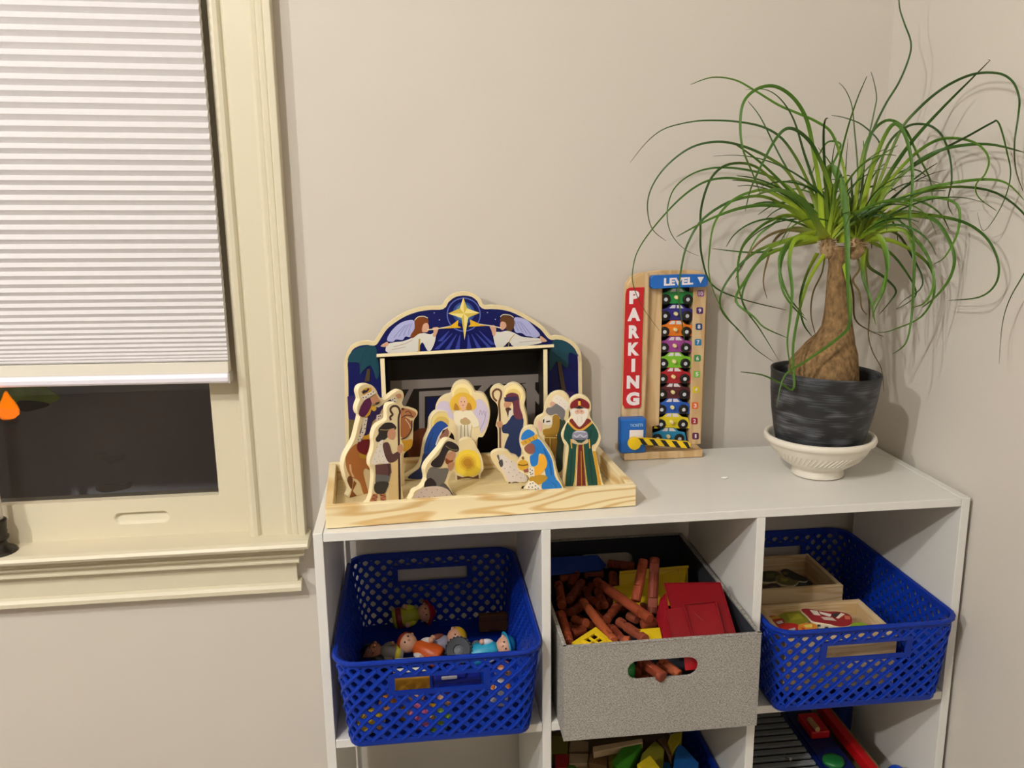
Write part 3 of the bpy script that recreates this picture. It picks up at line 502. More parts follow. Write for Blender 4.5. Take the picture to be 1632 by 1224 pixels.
# palms and ground at both ends
Q1('184452', [(245, 690), (260, 620), (330, 570), (420, 548), (480, 560), (500, 640), (515, 780), (490, 840), (460, 760), (430, 720), (370, 770), (345, 800), (340, 700)], 1); Q1('173c48', stroke([(430, 560), (380, 620), (345, 740)], 10), 2); Q1('173c48', stroke([(450, 570), (440, 660), (430, 720)], 8), 2)
Q1('4a3b28', [(410, 750), (435, 750), (430, 860), (385, 860)]); Q1('33245e', [(238, 990), (330, 970), (330, 1200), (248, 1185)]); Q1('6a5a34', [(248, 1185), (330, 1200), (330, 1500), (252, 1500)])
Q2('184452', [(930, 510), (1000, 500), (1080, 540), (1130, 600), (1150, 640), (1070, 610), (1060, 740), (1000, 700), (960, 690), (905, 770), (900, 640)], 1); Q2('173c48', stroke([(960, 530), (980, 600), (1000, 690)], 8), 2)
Q2('4a3b28', [(970, 690), (1000, 690), (1045, 940), (1005, 940)]); Q2('33245e', [(1040, 940), (1110, 950), (1162, 990), (1165, 1040), (1040, 1040)]); Q2('6a5a34', [(1040, 1040), (1165, 1040), (1170, 1500), (1040, 1500)])
# inside of the stable
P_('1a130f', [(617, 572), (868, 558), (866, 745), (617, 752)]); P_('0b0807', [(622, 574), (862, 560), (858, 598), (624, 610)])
for qd in ([(622, 607), (858, 596), (858, 609), (622, 622)], [(652, 620), (662, 614), (640, 660), (628, 662)], [(768, 614), (784, 612), (752, 645), (742, 645)], [(832, 612), (846, 610), (866, 640), (858, 645)], [(838, 600), (853, 600), (853, 745), (842, 745)], [(668, 624), (740, 620), (740, 628), (676, 632)], [(668, 624), (677, 624), (677, 745), (668, 745)]): P_('7d746d', qd)
P_('121640', [(680, 634), (700, 633), (700, 668), (680, 668)]); P_('5a2a14', [(655, 690), (700, 684), (710, 730), (655, 735)], 1); P_('4a4426', [(618, 732), (866, 722), (866, 752), (618, 754)])
pr.build('printed_scene', st, label='printed night scene with star, angels and palms')
RW = M('efe0b6', .5, .3); DK = M('1f1813', .5, .3, .3, 30)
ra, rb, rc, rd = onY(600, 564, .232), onY(883, 548.5, .232), onY(883, 553.5, .232), onY(600, 569.5, .232)
q = MB(); q.prism([rd, rc, rb, ra], (0, BY-.232-.0012, -.016), DK, DK, RW); q.build('roof', st, bevel=.0004)
for xa, xb, y0 in ((611.5, 618.5, 571), (866.5, 873, 557)):
    a, b_, t_ = onY(xa, 700, .236), onY(xb, 700, .236), onY(xa, y0, .236).z
    q = MB(); q.prism([(a.x, .236, .0003), (b_.x, .236, .0003), (b_.x, .236, t_), (a.x, .236, t_)], (0, BY-.236-.0012, 0), DK, DK, RW); q.build('side_wall', st, bevel=.0004)

# ------------------------------------------------------------------ parking toy
pk = thing('parking_tower_toy', 'upright wooden parking tower toy with red and blue signs standing against the wall', 'toy', (.545, .28, 0))
PK = wood('birch', 'c9a676', 'd6b88c', (40, 40, 5), 5, .45)
def pp(l, Y): return [onY(x, y, Y) for x, y in l]
q = MB(); bb = [onZ(996, 735.5, 0), onZ(1120, 728.5, 0)]; zt = .0125
q.box((bb[0].x, .2445, .0003), (bb[1].x, .312, zt), PK); q.build('base', pk, bevel=.0012)
L0, L1, L2 = .298, .2755, .264
def slab(pts, Y, t, m, name, bev=.0012, sm=0, par=pk, front=None, lab=None):
    p = pp(pts, Y)
    for v in p: v.z = max(v.z, zt+.0002)
    q = MB(); q.prism(p, (0, t, 0), m, None, front); return q.build(name, par, bevel=bev, label=lab)
bk = [(989, 730), (993, 600), (996, 470), (998, 452), (1005, 441), (1020, 435), (1050, 431), (1100, 430.5), (1118, 432), (1126, 438), (1128, 452), (1123, 600), (1117, 725)]
slab([onY_ for onY_ in bk], .300, .010, PK, 'backboard')
slab([(1042, 706), (1050, 470), (1050, 455), (1113, 455), (1110, 700)], L0, .0015, M('1b1715', .6), 'channel_backing', 0)
slab([(1002, 722), (1006, 470), (1008, 450), (1022, 440), (1034, 436), (1060, 436), (1056, 455), (1054, 560), (1050.5, 678), (1040, 680), (1039, 722)], L1, .024, PK, 'front_plate')
slab([(1106, 440), (1120, 440), (1127, 448), (1126, 470), (1121, 600), (1116.5, 722), (1098, 722), (1099, 695), (1103, 560)], L1, .024, PK, 'right_strip')
slab([(989, 728), (993, 590), (996, 470), (998, 454), (1006, 443), (1020, 436.5), (1032, 434.5), (1036, 440), (1034.5, 500), (1031, 600), (1026, 724)], L2, .0112, PK, 'left_panel', .003)
RED = M('c01822', .4, .45); BLU = M('1463b8', .4, .45); WHT = M('efe6e6', .5)
rs = slab([(997, 470), (999, 461), (1004, 458.5), (1027, 458), (1026, 470), (1023, 560), (1022, 644), (1020, 650), (996, 651), (992.5, 645), (994.5, 560)], L2-.002, .0018, RED, 'red_sign', .0003)
for c, x, y0, y1, wd in (('P', 1010.7, 463.4, 484.7, 16), ('A', 1010, 491, 512, 20.5), ('R', 1010.3, 518.5, 539.5, 17), ('K', 1009.7, 546, 567, 18), ('I', 1009, 572, 593, 6), ('N', 1008.5, 598.7, 619.5, 20), ('G', 1008.3, 625, 646.5, 21)):
    Y = L2-.0021; text(c, onY(x-wd/2, y1, Y), onY(x+wd/2, y1-.6, Y), onY(x-wd/2+.4, y0, Y), WHT, 'letter', rs, .06)
lv = slab([(1037, 444), (1042, 439.5), (1090, 437.5), (1124, 437.6), (1128.5, 441), (1128.5, 454), (1124, 457.5), (1080, 458.5), (1041, 460.5), (1037, 457)], L2-.004, .0120, BLU, 'level_sign', .0008)
Y = L2-.0041; text('LEVEL', onY(1057.8, 455.6, Y), onY(1104.6, 453.4, Y), onY(1058.2, 443.4, Y), WHT, 'letters', lv, .05)
q = MB(); q.face(pp([(1111.5, 441.5), (1116.5, 451.5), (1122, 441)], Y-.0004), WHT); q.build('arrow_mark', lv)
tags = [('10', 1116.8, 467.5, '9c5a92'), ('9', 1115.3, 495, '4a2a6a'), ('8', 1114, 520.7, '24446e'), ('7', 1112.6, 545.5, '2a7aa8'), ('6', 1111.6, 571, '3a8a4e'), ('5', 1110.6, 596.5, '7ab84a'), ('4', 1109.4, 621, 'd8c020'), ('3', 1107.8, 646.5, 'e06a2a'), ('2', 1106.8, 671, '9a1c34'), ('1', 1108.6, 695, '5a2244')]
for c, x, y, h in tags:
    r_ = 5.2; sq = [(x-r_, y-r_+1.5), (x-r_+1.5, y-r_), (x+r_-1.5, y-r_), (x+r_, y-r_+1.5), (x+r_, y+r_-1.5), (x+r_-1.5, y+r_), (x-r_+1.5, y+r_), (x-r_, y+r_-1.5)]
    t_ = slab(sq, L1-.0006, .0006, M(h, .45), 'level_tag', 0)
    Y = L1-.0007; wd = 3.4 if c == '10' else (1.3 if c == '1' else 2.2)
    text(c, onY(x-wd, y+3.2, Y), onY(x+wd, y+3.1, Y), onY(x-wd, y-3.2, Y), WHT, 'numeral', t_, .025)
# ticket booth and barrier arm
bf = .2425
a, b_ = onY(988.5, 719, bf), onY(1029.5, 718, bf); ztop = onY(1008, 668, bf).z
q = MB(); q.box((a.x, bf, zt+.0003), (b_.x, L2-.0004, ztop), BLU); tb = q.build('ticket_booth', pk, bevel=.003, seg=3)
q = MB(); q.face(pp([(1003, 700), (1025, 699), (1025.5, 685), (1003.5, 685.5)], bf-.0003), WHT); q.build('ticket_window', tb)
text('TICKETS', onY(1004, 680.3, bf), onY(1024.5, 679.6, bf), onY(1004, 675.8, bf), M('b8d8e8', .5), 'letters', tb, .015, .0003)
ay = .2345; YEL = M('efc912', .4, .45); BLK = M('1d1b1a', .45)
am = MB(); am.prism([onY(x, y, ay) for x, y in [(1012, 698.2), (1024, 698.3), (1060, 701), (1097, 704.3), (1101, 707.5), (1100, 713), (1096, 714.6), (1060, 711.5), (1022, 708.6), (1012, 717)]], (0, .0065, 0), YEL)
arm = am.build('barrier_arm', pk, bevel=.0006, label='yellow barrier arm with black stripes')
q = MB(); q.lathe([(0, 0), (.0103, 0), (.0103, .007), (0, .007)], onY(1011.6, 707.3, ay-.0005), YEL, 24, Matrix.Rotation(-math.pi/2, 3, 'X')); q.build('hinge_disc', arm)
q = MB()
for i in range(5):
    f = lambda t: (1016.5+t*84, 698.3+t*6.6); g = lambda t: (1016.5+t*84, 708.0+t*6.9)
    t0 = .0+i*.212; a0, a1, b0, b1 = f(t0), f(min(1, t0+.095)), g(min(1, t0+.095)), g(min(1, t0+.19))
    q.face([onY(*p, ay-.0004) for p in (a0, a1, b1, b0)], BLK)
q.build('black_stripe', arm)
# the ten cars in the channel
cars = [('green', '1c8a3c', 'topmost, on level 10'), ('dark blue', '2a2478', 'second from the top, on level 9'), ('orange', 'e07818', 'above the purple car, on level 8'), ('purple', '9a4290', 'above the lime green car, on level 7'), ('lime green', '78b828', 'below the purple car, on level 6'),
        ('red', 'a81822', 'below the lime green car, on level 5'), ('dark maroon', '541820', 'below the red car, on level 4'), ('royal blue', '1a52ae', 'below the maroon car, on level 3'), ('yellow', 'd8c41e', 'second from the bottom, on level 2'), ('turquoise blue', '2286b2', 'lowest, behind the barrier')]
ys = [477.3, 503.6, 529, 554.6, 579.6, 604, 628.7, 653, 676.5, 699.5]
BK2 = M('16120f', .5); PEG = M('e8d79a', .5)
for i, ((cn_, h, wh), y) in enumerate(zip(cars, ys)):
    x = 1078.6-i*.95 + (-4.5 if i == 9 else 0); Y = L1+.0035
    r = thing('toy_car', 'small %s wooden car in the parking tower, %s' % (cn_, wh), 'toy car', onY(x, y+8, Y+.009), 'wooden cars in the parking tower')
    W_ = 28.5; mt = M(h, .4, .45)
    body = [(x-W_, y+6.5), (x-W_, y-3), (x-W_+3, y-10), (x-15, y-12.5), (x-8, y-18.5), (x+9, y-18.5), (x+16, y-12.5), (x+W_-3, y-11), (x+W_-.5, y-3), (x+W_-.5, y+6.5)]
    q = MB(); q.prism(pp(body, Y), (0, .0175, 0), BK2 if False else mt, BK2); q.build('body', r, bevel=.0005)
    q = MB()
    for l in ([(x-11, y-12.3), (x-6, y-17.4), (x-.8, y-17.4), (x-1.6, y-12.3)], [(x+1, y-12.3), (x+1, y-17.4), (x+7, y-17.4), (x+12, y-12.3)]): q.face(pp(l, Y-.0002), M('d9d2d4', .4))
    q.build('windows', r, label='pale car windows')
    for wx in (-17.3, 17.8):
        q = MB(); c = onY(x+wx, y, Y-.0028); q.lathe([(0, 0), (.0062, 0), (.0082, .0008), (.0082, .0028), (0, .0028)], c, BK2, 20, Matrix.Rotation(-math.pi/2, 3, 'X')); wo = q.build('wheel', r)
        q = MB(); q.face([c+Vector((.0031*math.cos(t), -.0002, .0031*math.sin(t))) for t in [k*math.pi/7 for k in range(14)]], M('c9cbd2', .4)); q.build('hub', wo)
    q = MB(); c = onY(x+.5, y-3, Y-.0065); q.lathe([(0, 0), (.0026, .0002), (.0031, .001), (.0031, .0065), (0, .0065)], c, PEG, 16, Matrix.Rotation(-math.pi/2, 3, 'X')); q.build('peg', r, label='pale wooden peg')

# ------------------------------------------------------------------ bowl and potted plant
pc = Vector((.7515, .137, 0))
bw = thing('ceramic_bowl', 'white footed ceramic bowl used as a saucer under the black pot', 'bowl', pc)
CER = M('e2dbcb', .45, .4, .03, 40, .25, 120)
q = MB(); q.lathe([(0, .0004), (.036, .0004), (.0385, .001), (.039, .003), (.0375, .010), (.0370, .0135), (.044, .0165), (.056, .025), (.067, .037), (.0745, .048), (.077, .0525), (.0785, .0535), (.0815, .0555), (.0828, .0595), (.0815, .0635), (.0785, .065), (.075, .063), (.0725, .057), (.065, .046), (.04, .042), (0, .042)], pc, CER, 64); q.build('bowl_body', bw, smooth=True)
q = MB()
for k in range(60):
    a = 2*math.pi*k/60; d = Vector((math.cos(a), math.sin(a), 0)); e = Vector((math.cos(a+.16), math.sin(a+.16), 0)); s_ = Vector((-math.sin(a), math.cos(a), 0))*.0012
    p1, p2 = pc+d*.0597+Vector((0, 0, .0278)), pc+e*.0708+Vector((0, 0, .0420)); o_ = d*.0012
    q.raw([p1-s_, p1+s_, p2+s_, p2-s_, p1+o_, p2+o_], [[0, 4, 5, 3], [4, 1, 2, 5]], CER)
q.build('embossed_band', bw)
PT = Matrix.Rotation(math.radians(2.8), 3, 'Y'); pl_o = Vector((.7490, .137, .0432))
pl = thing('potted_palm', 'ponytail palm with swollen brown trunk and long thin arching leaves in a black pot', 'plant', pl_o)
POT = M('24262a', .42, .5, 0)
# brushed white streaks on the black pot
def potmat():
    m = bpy.data.materials.new('brushed_black'); m.use_nodes = True; nt = m.node_tree; b = nt.nodes['Principled BSDF']; b.inputs['Roughness'].default_value = .5
    tc = nt.nodes.new('ShaderNodeTexCoord'); mp = nt.nodes.new('ShaderNodeMapping'); mp.inputs['Scale'].default_value = (10, 10, 520); nt.links.new(tc.outputs['Object'], mp.inputs[0])
    n = nt.nodes.new('ShaderNodeTexNoise'); n.inputs['Scale'].default_value = 2.2; n.inputs['Detail'].default_value = 5; nt.links.new(mp.outputs[0], n.inputs[0])
    mp2 = nt.nodes.new('ShaderNodeMapping'); mp2.inputs['Scale'].default_value = (18, 18, 40); nt.links.new(tc.outputs['Object'], mp2.inputs[0])
    n2 = nt.nodes.new('ShaderNodeTexNoise'); n2.inputs['Scale'].default_value = 1.6; n2.inputs['Detail'].default_value = 1; nt.links.new(mp2.outputs[0], n2.inputs[0])
    ml = nt.nodes.new('ShaderNodeMath'); ml.operation = 'MULTIPLY'; nt.links.new(n.outputs[0], ml.inputs[0]); nt.links.new(n2.outputs[0], ml.inputs[1])
    r = nt.nodes.new('ShaderNodeValToRGB'); r.color_ramp.elements[0].position = .24; r.color_ramp.elements[1].position = .50
    r.color_ramp.elements[0].color = (*lin('1b1d20'), 1); r.color_ramp.elements[1].color = (*lin('6e7176'), 1)
    nt.links.new(ml.outputs[0], r.inputs[0]); nt.links.new(r.outputs[0], b.inputs['Base Color'])
    return m
q = MB(); q.lathe([(0, 0), (.056, 0), (.0605, .003), (.0635, .010), (.068, .028), (.0735, .055), (.0775, .085), (.0795, .112), (.0805, .118), (.0798, .1195), (.0775, .1185), (.0765, .112), (.0735, .085), (.069, .05), (.055, .02), (0, .012)], pl_o, potmat(), 64, PT); q.build('pot', pl, smooth=True, label='black brushed plastic pot')
q = MB(); q.lathe([(0, .098), (.03, .0975), (.055, .096), (.0742, .094)], pl_o, M('2a221c', .95, .1, .4, 120, 1, 200), 40, PT); q.build('soil', pl)
LPz = zm(1180, 350, 2.846)
BARK = M('7e6443', .9, .12, .4, 170, 1.0, 190, 0, (1, 1, .6))
ringsL = [(770, 236, 522), (735, 232, 521), (705, 230, 522), (680, 230, 522), (640, 240, 520), (600, 272, 516), (560, 310, 512), (520, 352, 508), (483, 374, 503), (420, 385, 495), (340, 391, 486), (260, 398, 478), (205, 404, 472), (165, 400, 482), (148, 400, 492), (134, 394, 506), (122, 388, 516)]
vs = []; fs = []; N = 24
for (y, l, r_) in ringsL:
    a, b_ = onY(*LPz(l, y), pc.y), onY(*LPz(r_, y), pc.y); c = (a+b_)/2; rr = (b_.x-a.x)/2
    for k in range(N):
        t = 2*math.pi*k/N; wob = 1+.02*math.sin(3*t+y*.1)
        vs.append((c.x+rr*math.cos(t)*wob, c.y+min(rr, .052)*math.sin(t)*wob, c.z+(a.z-b_.z)*-.5*math.cos(t)))
for i in range(len(ringsL)-1):
    for k in range(N): fs.append([i*N+k, i*N+(k+1) % N, (i+1)*N+(k+1) % N, (i+1)*N+k])
fs.append([(len(ringsL)-1)*N+k for k in range(N)])
q = MB(); q.raw(vs, fs, BARK); q.build('trunk', pl, smooth=True)
random.seed(7)
CRA = onY(*LPz(395, 115), pc.y); CRB = onY(*LPz(520, 118), pc.y); STUB = M('a98e68', .9, .15, .3, 150)
q = MB()
for c, n_ in ((CRA, 80), (CRB, 110)):
    k0 = 1.0 if c is CRA else 1.3
    q.ball(c+Vector((0, 0, -.004)), (.0105*k0, .0115*k0, .0165), STUB, n=16)
    for k in range(n_):
        a = random.uniform(0, 6.28); e = random.uniform(-.5, .7); d = Vector((math.cos(a)*math.cos(e), math.sin(a)*math.cos(e), math.sin(e))); s_ = d.cross(Vector((0, 0, 1))).normalized()*.0014
        p = c+d*.0095*k0; t_ = c+d*random.uniform(.0135, .020)*k0; u_ = Vector((0, 0, .0012)); q.raw([p-s_, p+s_, p+u_, t_], [[0, 1, 3], [1, 2, 3], [2, 0, 3]], STUB)
q.build('leaf_base_scales', pl, label='pale dry leaf bases around the crown')
# leaves
def leafmat(a, b_, c):
    m = bpy.data.materials.new('leaf_'+a); m.use_nodes = True; nt = m.node_tree; b = nt.nodes['Principled BSDF']; b.inputs['Roughness'].default_value = .5; b.inputs['Specular IOR Level'].default_value = .28
    at_ = nt.nodes.new('ShaderNodeUVMap'); sp = nt.nodes.new('ShaderNodeSeparateXYZ'); nt.links.new(at_.outputs[0], sp.inputs[0])
    r = nt.nodes.new('ShaderNodeValToRGB'); e = r.color_ramp.elements; e[0].position = 0; e[0].color = (*lin(c), 1); e[1].position = .36; e[1].color = (*lin(a), 1); z = e.new(.8); z.color = (*lin(a), 1); z = e.new(1.0); z.color = (*lin(b_), 1)
    nt.links.new(sp.outputs[0], r.inputs[0]); nt.links.new(r.outputs[0], b.inputs['Base Color'])
    b.inputs['Transmission Weight'].default_value = 0; b.inputs['Subsurface Weight'].default_value = 0
    return m
LM = [leafmat('42661a', '3c4a1e', 'a6bc30'), leafmat('325418', '38401c', '90a82c'), leafmat('507622', '4a5820', 'b2c63e'), leafmat('2c4a18', '463e20', '849828')]
LMB = leafmat('6a5a34', '5a3a26', '7a8a3a'); LMT = leafmat('4a5a30', '4a4638', '5a7a2c')
def clampw(p):
    if p.x > .908: p.x = .908
    if p.y > .309: p.y = .309
    return p
def leaf(p3, w0, m, tw, base_w=1.5):
    P = smooth(p3, False, 5) if len(p3) < 40 else p3
    P = [clampw(p) for p in P]; n = len(P); L = [0]
    for i in range(1, n): L.append(L[-1]+(P[i]-P[i-1]).length)
    vs = []; fs = []; uv = []
    for i, p in enumerate(P):
        t = L[i]/L[-1]; T_ = (P[min(i+1, n-1)]-P[max(0, i-1)]).normalized(); vd = (p-CP).normalized()
        s1 = T_.cross(vd); s1 = s1.normalized() if s1.length > .02 else Vector((1, 0, 0)); s2 = T_.cross(s1).normalized()
        a = tw+(t-.3)*.8; s_ = s1*math.cos(a)+s2*math.sin(a); nn = T_.cross(s_)
        wd = w0*(base_w-(base_w-1)*min(1, t*5))*(1-t)**.55*.5+.00035
        vs += [p-s_*wd, p+nn*wd*.35, p+s_*wd]; uv += [t]*3
        if i: k = 3*i; fs += [[k-3, k-2, k+1, k], [k-2, k-1, k+2, k+1]]
    q = MB(); q.raw(vs, fs, m); o = q.build('leaf', pl, smooth=True)
    ul = o.data.uv_layers.new(name='UVMap')
    for lp_ in o.data.loops: ul.data[lp_.index].uv = (uv[lp_.vertex_index], .5)
    return o
Z7 = zm(1000, 0, 2.448); ID = lambda x, y: (x, y)
def tl(Z, pts, y1, w0=.0052, mi=None, tw=None, y0=None, m=None):
    """leaf through the given outline points; depth runs from the crown to y1 at the tip"""
    y0 = pc.y if y0 is None else y0; n = len(pts); P = []
    for i, (x, y) in enumerate(pts):
        t = i/(n-1); Yv = y0+(y1-y0)*(t**.8); px = Z(x, y); p = onY(*px, Yv)
        if p.x > .9: p = onX(*px, .9-.012*abs(math.sin(i*1.7)))
        P.append(p)
    leaf(P, w0, m or LM[random.randrange(4) if mi is None else mi], random.uniform(-.7, .7) if tw is None else tw)
tl(Z7, [(862, 900), (858, 780), (845, 660), (800, 525), (740, 476), (660, 440), (590, 410), (500, 355), (420, 312), (330, 302), (245, 330)], .20, .0045)
tl(Z7, [(760, 900), (750, 740), (728, 600), (700, 470), (650, 385), (580, 338), (510, 345), (455, 395), (440, 480), (450, 580), (490, 680), (520, 760)], .08, .006, 0)
tl(Z7, [(760, 890), (735, 740), (690, 600), (650, 470), (600, 390), (540, 350), (460, 350)], .17, .005)
tl(Z7, [(760, 880), (700, 700), (620, 560), (540, 500), (430, 475), (300, 470), (200, 485), (130, 510), (70, 560), (10, 635)], .24, .0042, 3)
tl(Z7, [(740, 880), (640, 690), (560, 620), (450, 570), (350, 553), (250, 575), (160, 640), (100, 720), (78, 800), (95, 890), (150, 940)], .20, .004, 3)
tl(Z7, [(740, 880), (650, 750), (560, 690), (450, 660), (340, 655), (250, 680), (180, 740), (155, 830), (170, 910), (220, 970), (280, 1000)], .22, .0042, 1)
tl(Z7, [(740, 890), (640, 780), (540, 720), (450, 700), (370, 695), (290, 715), (200, 780), (100, 890), (40, 980), (20, 1060), (25, 1120), (60, 1200), (125, 1290)], .12, .0045, 1)
tl(Z7, [(735, 890), (640, 815), (540, 800), (450, 810), (370, 835), (290, 870), (190, 925)], .02, .006, 0)
tl(Z7, [(740, 900), (640, 840), (560, 860), (500, 900), (450, 960), (430, 1050), (440, 1150), (480, 1240)], .10, .005)
tl(Z7, [(745, 910), (650, 890), (580, 930), (545, 1020), (530, 1100), (545, 1165)], .16, .005, m=LMB)
tl(Z7, [(750, 930), (680, 940), (620, 970), (595, 1050), (605, 1130), (640, 1190), (700, 1250)], .08, .0055, 0)
tl(Z7, [(740, 940), (640, 960), (500, 985), (330, 970)], .2, .004)
tl(Z7, [(735, 900), (600, 740), (500, 650), (400, 640), (330, 690), (290, 800), (285, 900), (290, 1000), (330, 1110), (440, 1165), (620, 1210)], .17, .0038, 3)
tl(Z7, [(720, 850), (560, 750), (480, 750), (400, 790), (340, 870), (320, 980), (320, 1080), (360, 1190), (430, 1290)], .05, .005)
tl(Z7, [(740, 900), (560, 775), (420, 780), (300, 850), (240, 940), (213, 1030), (200, 1150), (212, 1250), (222, 1330), (220, 1370)], .14, .0042, 1)
tl(Z7, [(880, 890), (900, 750), (940, 560), (1000, 420), (1060, 320), (1100, 220), (1105, 160), (1080, 90), (1062, 30), (1060, -40), (1075, -110)], .17, .0036, 3)
tl(Z7, [(900, 900), (960, 780), (1040, 650), (1120, 540), (1240, 410), (1340, 310), (1405, 245), (1414, 236), (1406, 232)], .05, .0068, 1, .3)
tl(Z7, [(900, 900), (970, 740), (1060, 520), (1130, 430), (1230, 345), (1340, 292), (1440, 285), (1500, 315), (1528, 380), (1525, 450), (1510, 560), (1515, 660), (1545, 750)], .05, .004, 3)
tl(Z7, [(920, 890), (1000, 760), (1120, 640), (1240, 580), (1400, 562), (1550, 595)], .06, .0055, 1)
tl(Z7, [(915, 890), (1000, 740), (1100, 620), (1200, 550), (1290, 540), (1370, 565), (1410, 620), (1395, 680), (1360, 720), (1370, 770), (1440, 822)], .10, .005)
tl(Z7, [(920, 890), (1050, 700), (1200, 600), (1330, 530), (1420, 480), (1443, 474), (1460, 510), (1480, 590), (1495, 680), (1470, 780), (1420, 870), (1385, 898), (1365, 830)], .09, .0048, 1)
tl(Z7, [(930, 900), (1020, 800), (1150, 740), (1290, 710), (1400, 700), (1480, 715), (1547, 780)], .03, .0052, 2)
tl(Z7, [(930, 910), (1000, 850), (1120, 835), (1250, 850), (1340, 880), (1410, 940), (1448, 1030), (1435, 1110), (1370, 1160), (1250, 1172)], .10, .0046, 1)
tl(Z7, [(930, 910), (1050, 810), (1180, 770), (1285, 798), (1290, 900), (1240, 1000), (1195, 1030)], .02, .005)
tl(Z7, [(920, 900), (1000, 600), (1080, 500), (1160, 485), (1220, 520), (1255, 600), (1265, 700), (1250, 790), (1270, 840)], .20, .0045)
tl(Z7, [(900, 890), (960, 640), (1030, 490), (1080, 520), (1110, 640), (1110, 760), (1100, 850), (1120, 960), (1115, 1080), (1110, 1224)], .04, .006, 0)
tl(Z7, [(880, 880), (900, 700), (940, 540), (1010, 470), (1080, 500), (1130, 600), (1180, 700), (1190, 790)], .18, .005)
tl(ID, [(1345, 385), (1318, 285), (1330, 270), (1345, 310), (1350, 370), (1351, 420), (1352, 490), (1355, 530)], .055, .0125, 0, .1)
tl(Z7, [(920, 930), (1000, 900), (1060, 920), (1110, 1000), (1150, 1080), (1140, 1130), (1080, 1170), (1050, 1205)], .20, .0045, 3)
tl(Z7, [(930, 920), (1060, 895), (1130, 940), (1180, 1020), (1195, 1110), (1160, 1180), (1110, 1200)], .05, .0055, 2)
tl(Z7, [(930, 920), (1050, 850), (1180, 850), (1240, 910), (1275, 1000), (1260, 1080), (1210, 1150), (1150, 1200)], .03, .0065, 0)
tl(Z7, [(910, 950), (980, 930), (1010, 1020), (1005, 1120), (970, 1200), (955, 1240)], .04, .0055, 0)
tl(Z7, [(850, 880), (850, 700), (860, 540)], .2, .004, 1)
tl(Z7, [(890, 880), (900, 700), (885, 500), (875, 410), (850, 350), (825, 322)], .22, .0024, m=LMT)
tl(Z7, [(900, 850), (930, 600), (962, 440), (972, 380), (962, 320), (950, 280)], .2, .0024, m=LMT)
tl(Z7, [(880, 860), (960, 620), (985, 560), (920, 490), (850, 460), (795, 450)], .22, .003, 3)
tl(Z7, [(760, 900), (780, 700), (820, 600), (830, 560), (780, 555), (740, 620), (720, 680)], .22, .004)
tl(Z7, [(800, 850), (800, 760), (740, 600), (690, 530), (630, 500), (580, 540), (520, 650), (480, 740), (460, 825)], .0, .0058, 1)
tl(Z7, [(745, 900), (680, 760), (590, 600), (520, 460), (470, 395)], .22, .003, 1)
tl(Z7, [(770, 930), (745, 880), (690, 790), (620, 750), (560, 742), (495, 765)], -.02, .011, 2, .1)
tl(LPz, [(340, 60), (250, 80), (185, 150), (180, 240), (220, 350), (290, 437)], .08, .005, 0)
tl(LPz, [(330, 80), (250, 90), (222, 180), (235, 320), (225, 450), (213, 560), (230, 690), (240, 745)], .035, .0062, 0)
tl(LPz, [(350, 150), (300, 250), (270, 370), (285, 470), (325, 530)], .2, .0045, 1)
tl(LPz, [(385, 140), (370, 240), (330, 330), (320, 430), (340, 520)], .17, .003, m=LMB)
tl(LPz, [(330, 70), (150, 120), (60, 220), (10, 330), (20, 400), (90, 500), (175, 640)], .08, .005, 1)
tl(LPz, [(330, 90), (120, 160), (20, 280), (-20, 370), (60, 440), (110, 490), (210, 535)], .03, .005, 0)
tl(LPz, [(330, 60), (80, 140), (-60, 280), (-90, 400), (0, 510), (60, 580), (150, 645)], .14, .0042, 1)
tl(LPz, [(450, 130), (490, 300), (495, 470), (440, 540), (300, 640), (200, 710), (165, 850)], .045, .0052, 0)
tl(LPz, [(490, 140), (420, 300), (330, 560), (245, 765), (180, 740), (100, 705), (0, 690), (-30, 692)], .04, .0035, 1) if False else tl(LPz, [(400, 130), (300, 300), (240, 560), (243, 762), (180, 740), (100, 705), (0, 690)], .05, .0045, 0)
tl(LPz, [(540, 120), (600, 60), (650, 100), (670, 200), (640, 320), (600, 400), (615, 480)], .05, .006, 2)
tl(LPz, [(560, 120), (555, 250), (590, 360), (612, 470)], .08, .006, 0)
tl(LPz, [(570, 130), (580, 210), (650, 260), (705, 320), (680, 370), (630, 430)], .18, .0045, 3)
tl(LPz, [(560, 80), (650, 45), (740, 50), (785, 150), (785, 300), (775, 450), (750, 560), (690, 610)], .03, .005, 0)
tl(LPz, [(570, 90), (680, 150), (760, 250), (797, 330), (770, 370), (705, 408)], .15, .004, 1)
tl(LPz, [(470, 150), (510, 330), (520, 450), (580, 500), (650, 530)], .20, .0028, m=LMB)
tl(LPz, [(560, 140), (585, 400), (580, 520), (600, 600), (640, 680), (650, 780)], .16, .0022, m=LMB)
tl(LPz, [(560, 90), (700, 100), (850, 200), (880, 330), (820, 440), (700, 497), (640, 512), (580, 505)], .07, .005, 0)
tl(LPz, [(520, 130), (540, 220), (510, 275), (540, 330), (550, 400), (575, 432)], .12, .004, m=LMB)
tl(Z7, [(930, 910), (1150, 750), (1400, 740), (1560, 850), (1590, 980), (1540, 1080), (1490, 1170), (1462, 1270), (1450, 1420)], -.02, .004, 3)
tl(Z7, [(750, 930), (690, 905), (600, 900), (520, 940), (460, 1010), (420, 1090)], .14, .0045, m=LMB)
tl(Z7, [(760, 900), (700, 850), (620, 845), (560, 880), (500, 935), (440, 1060)], .19, .0045, 2)
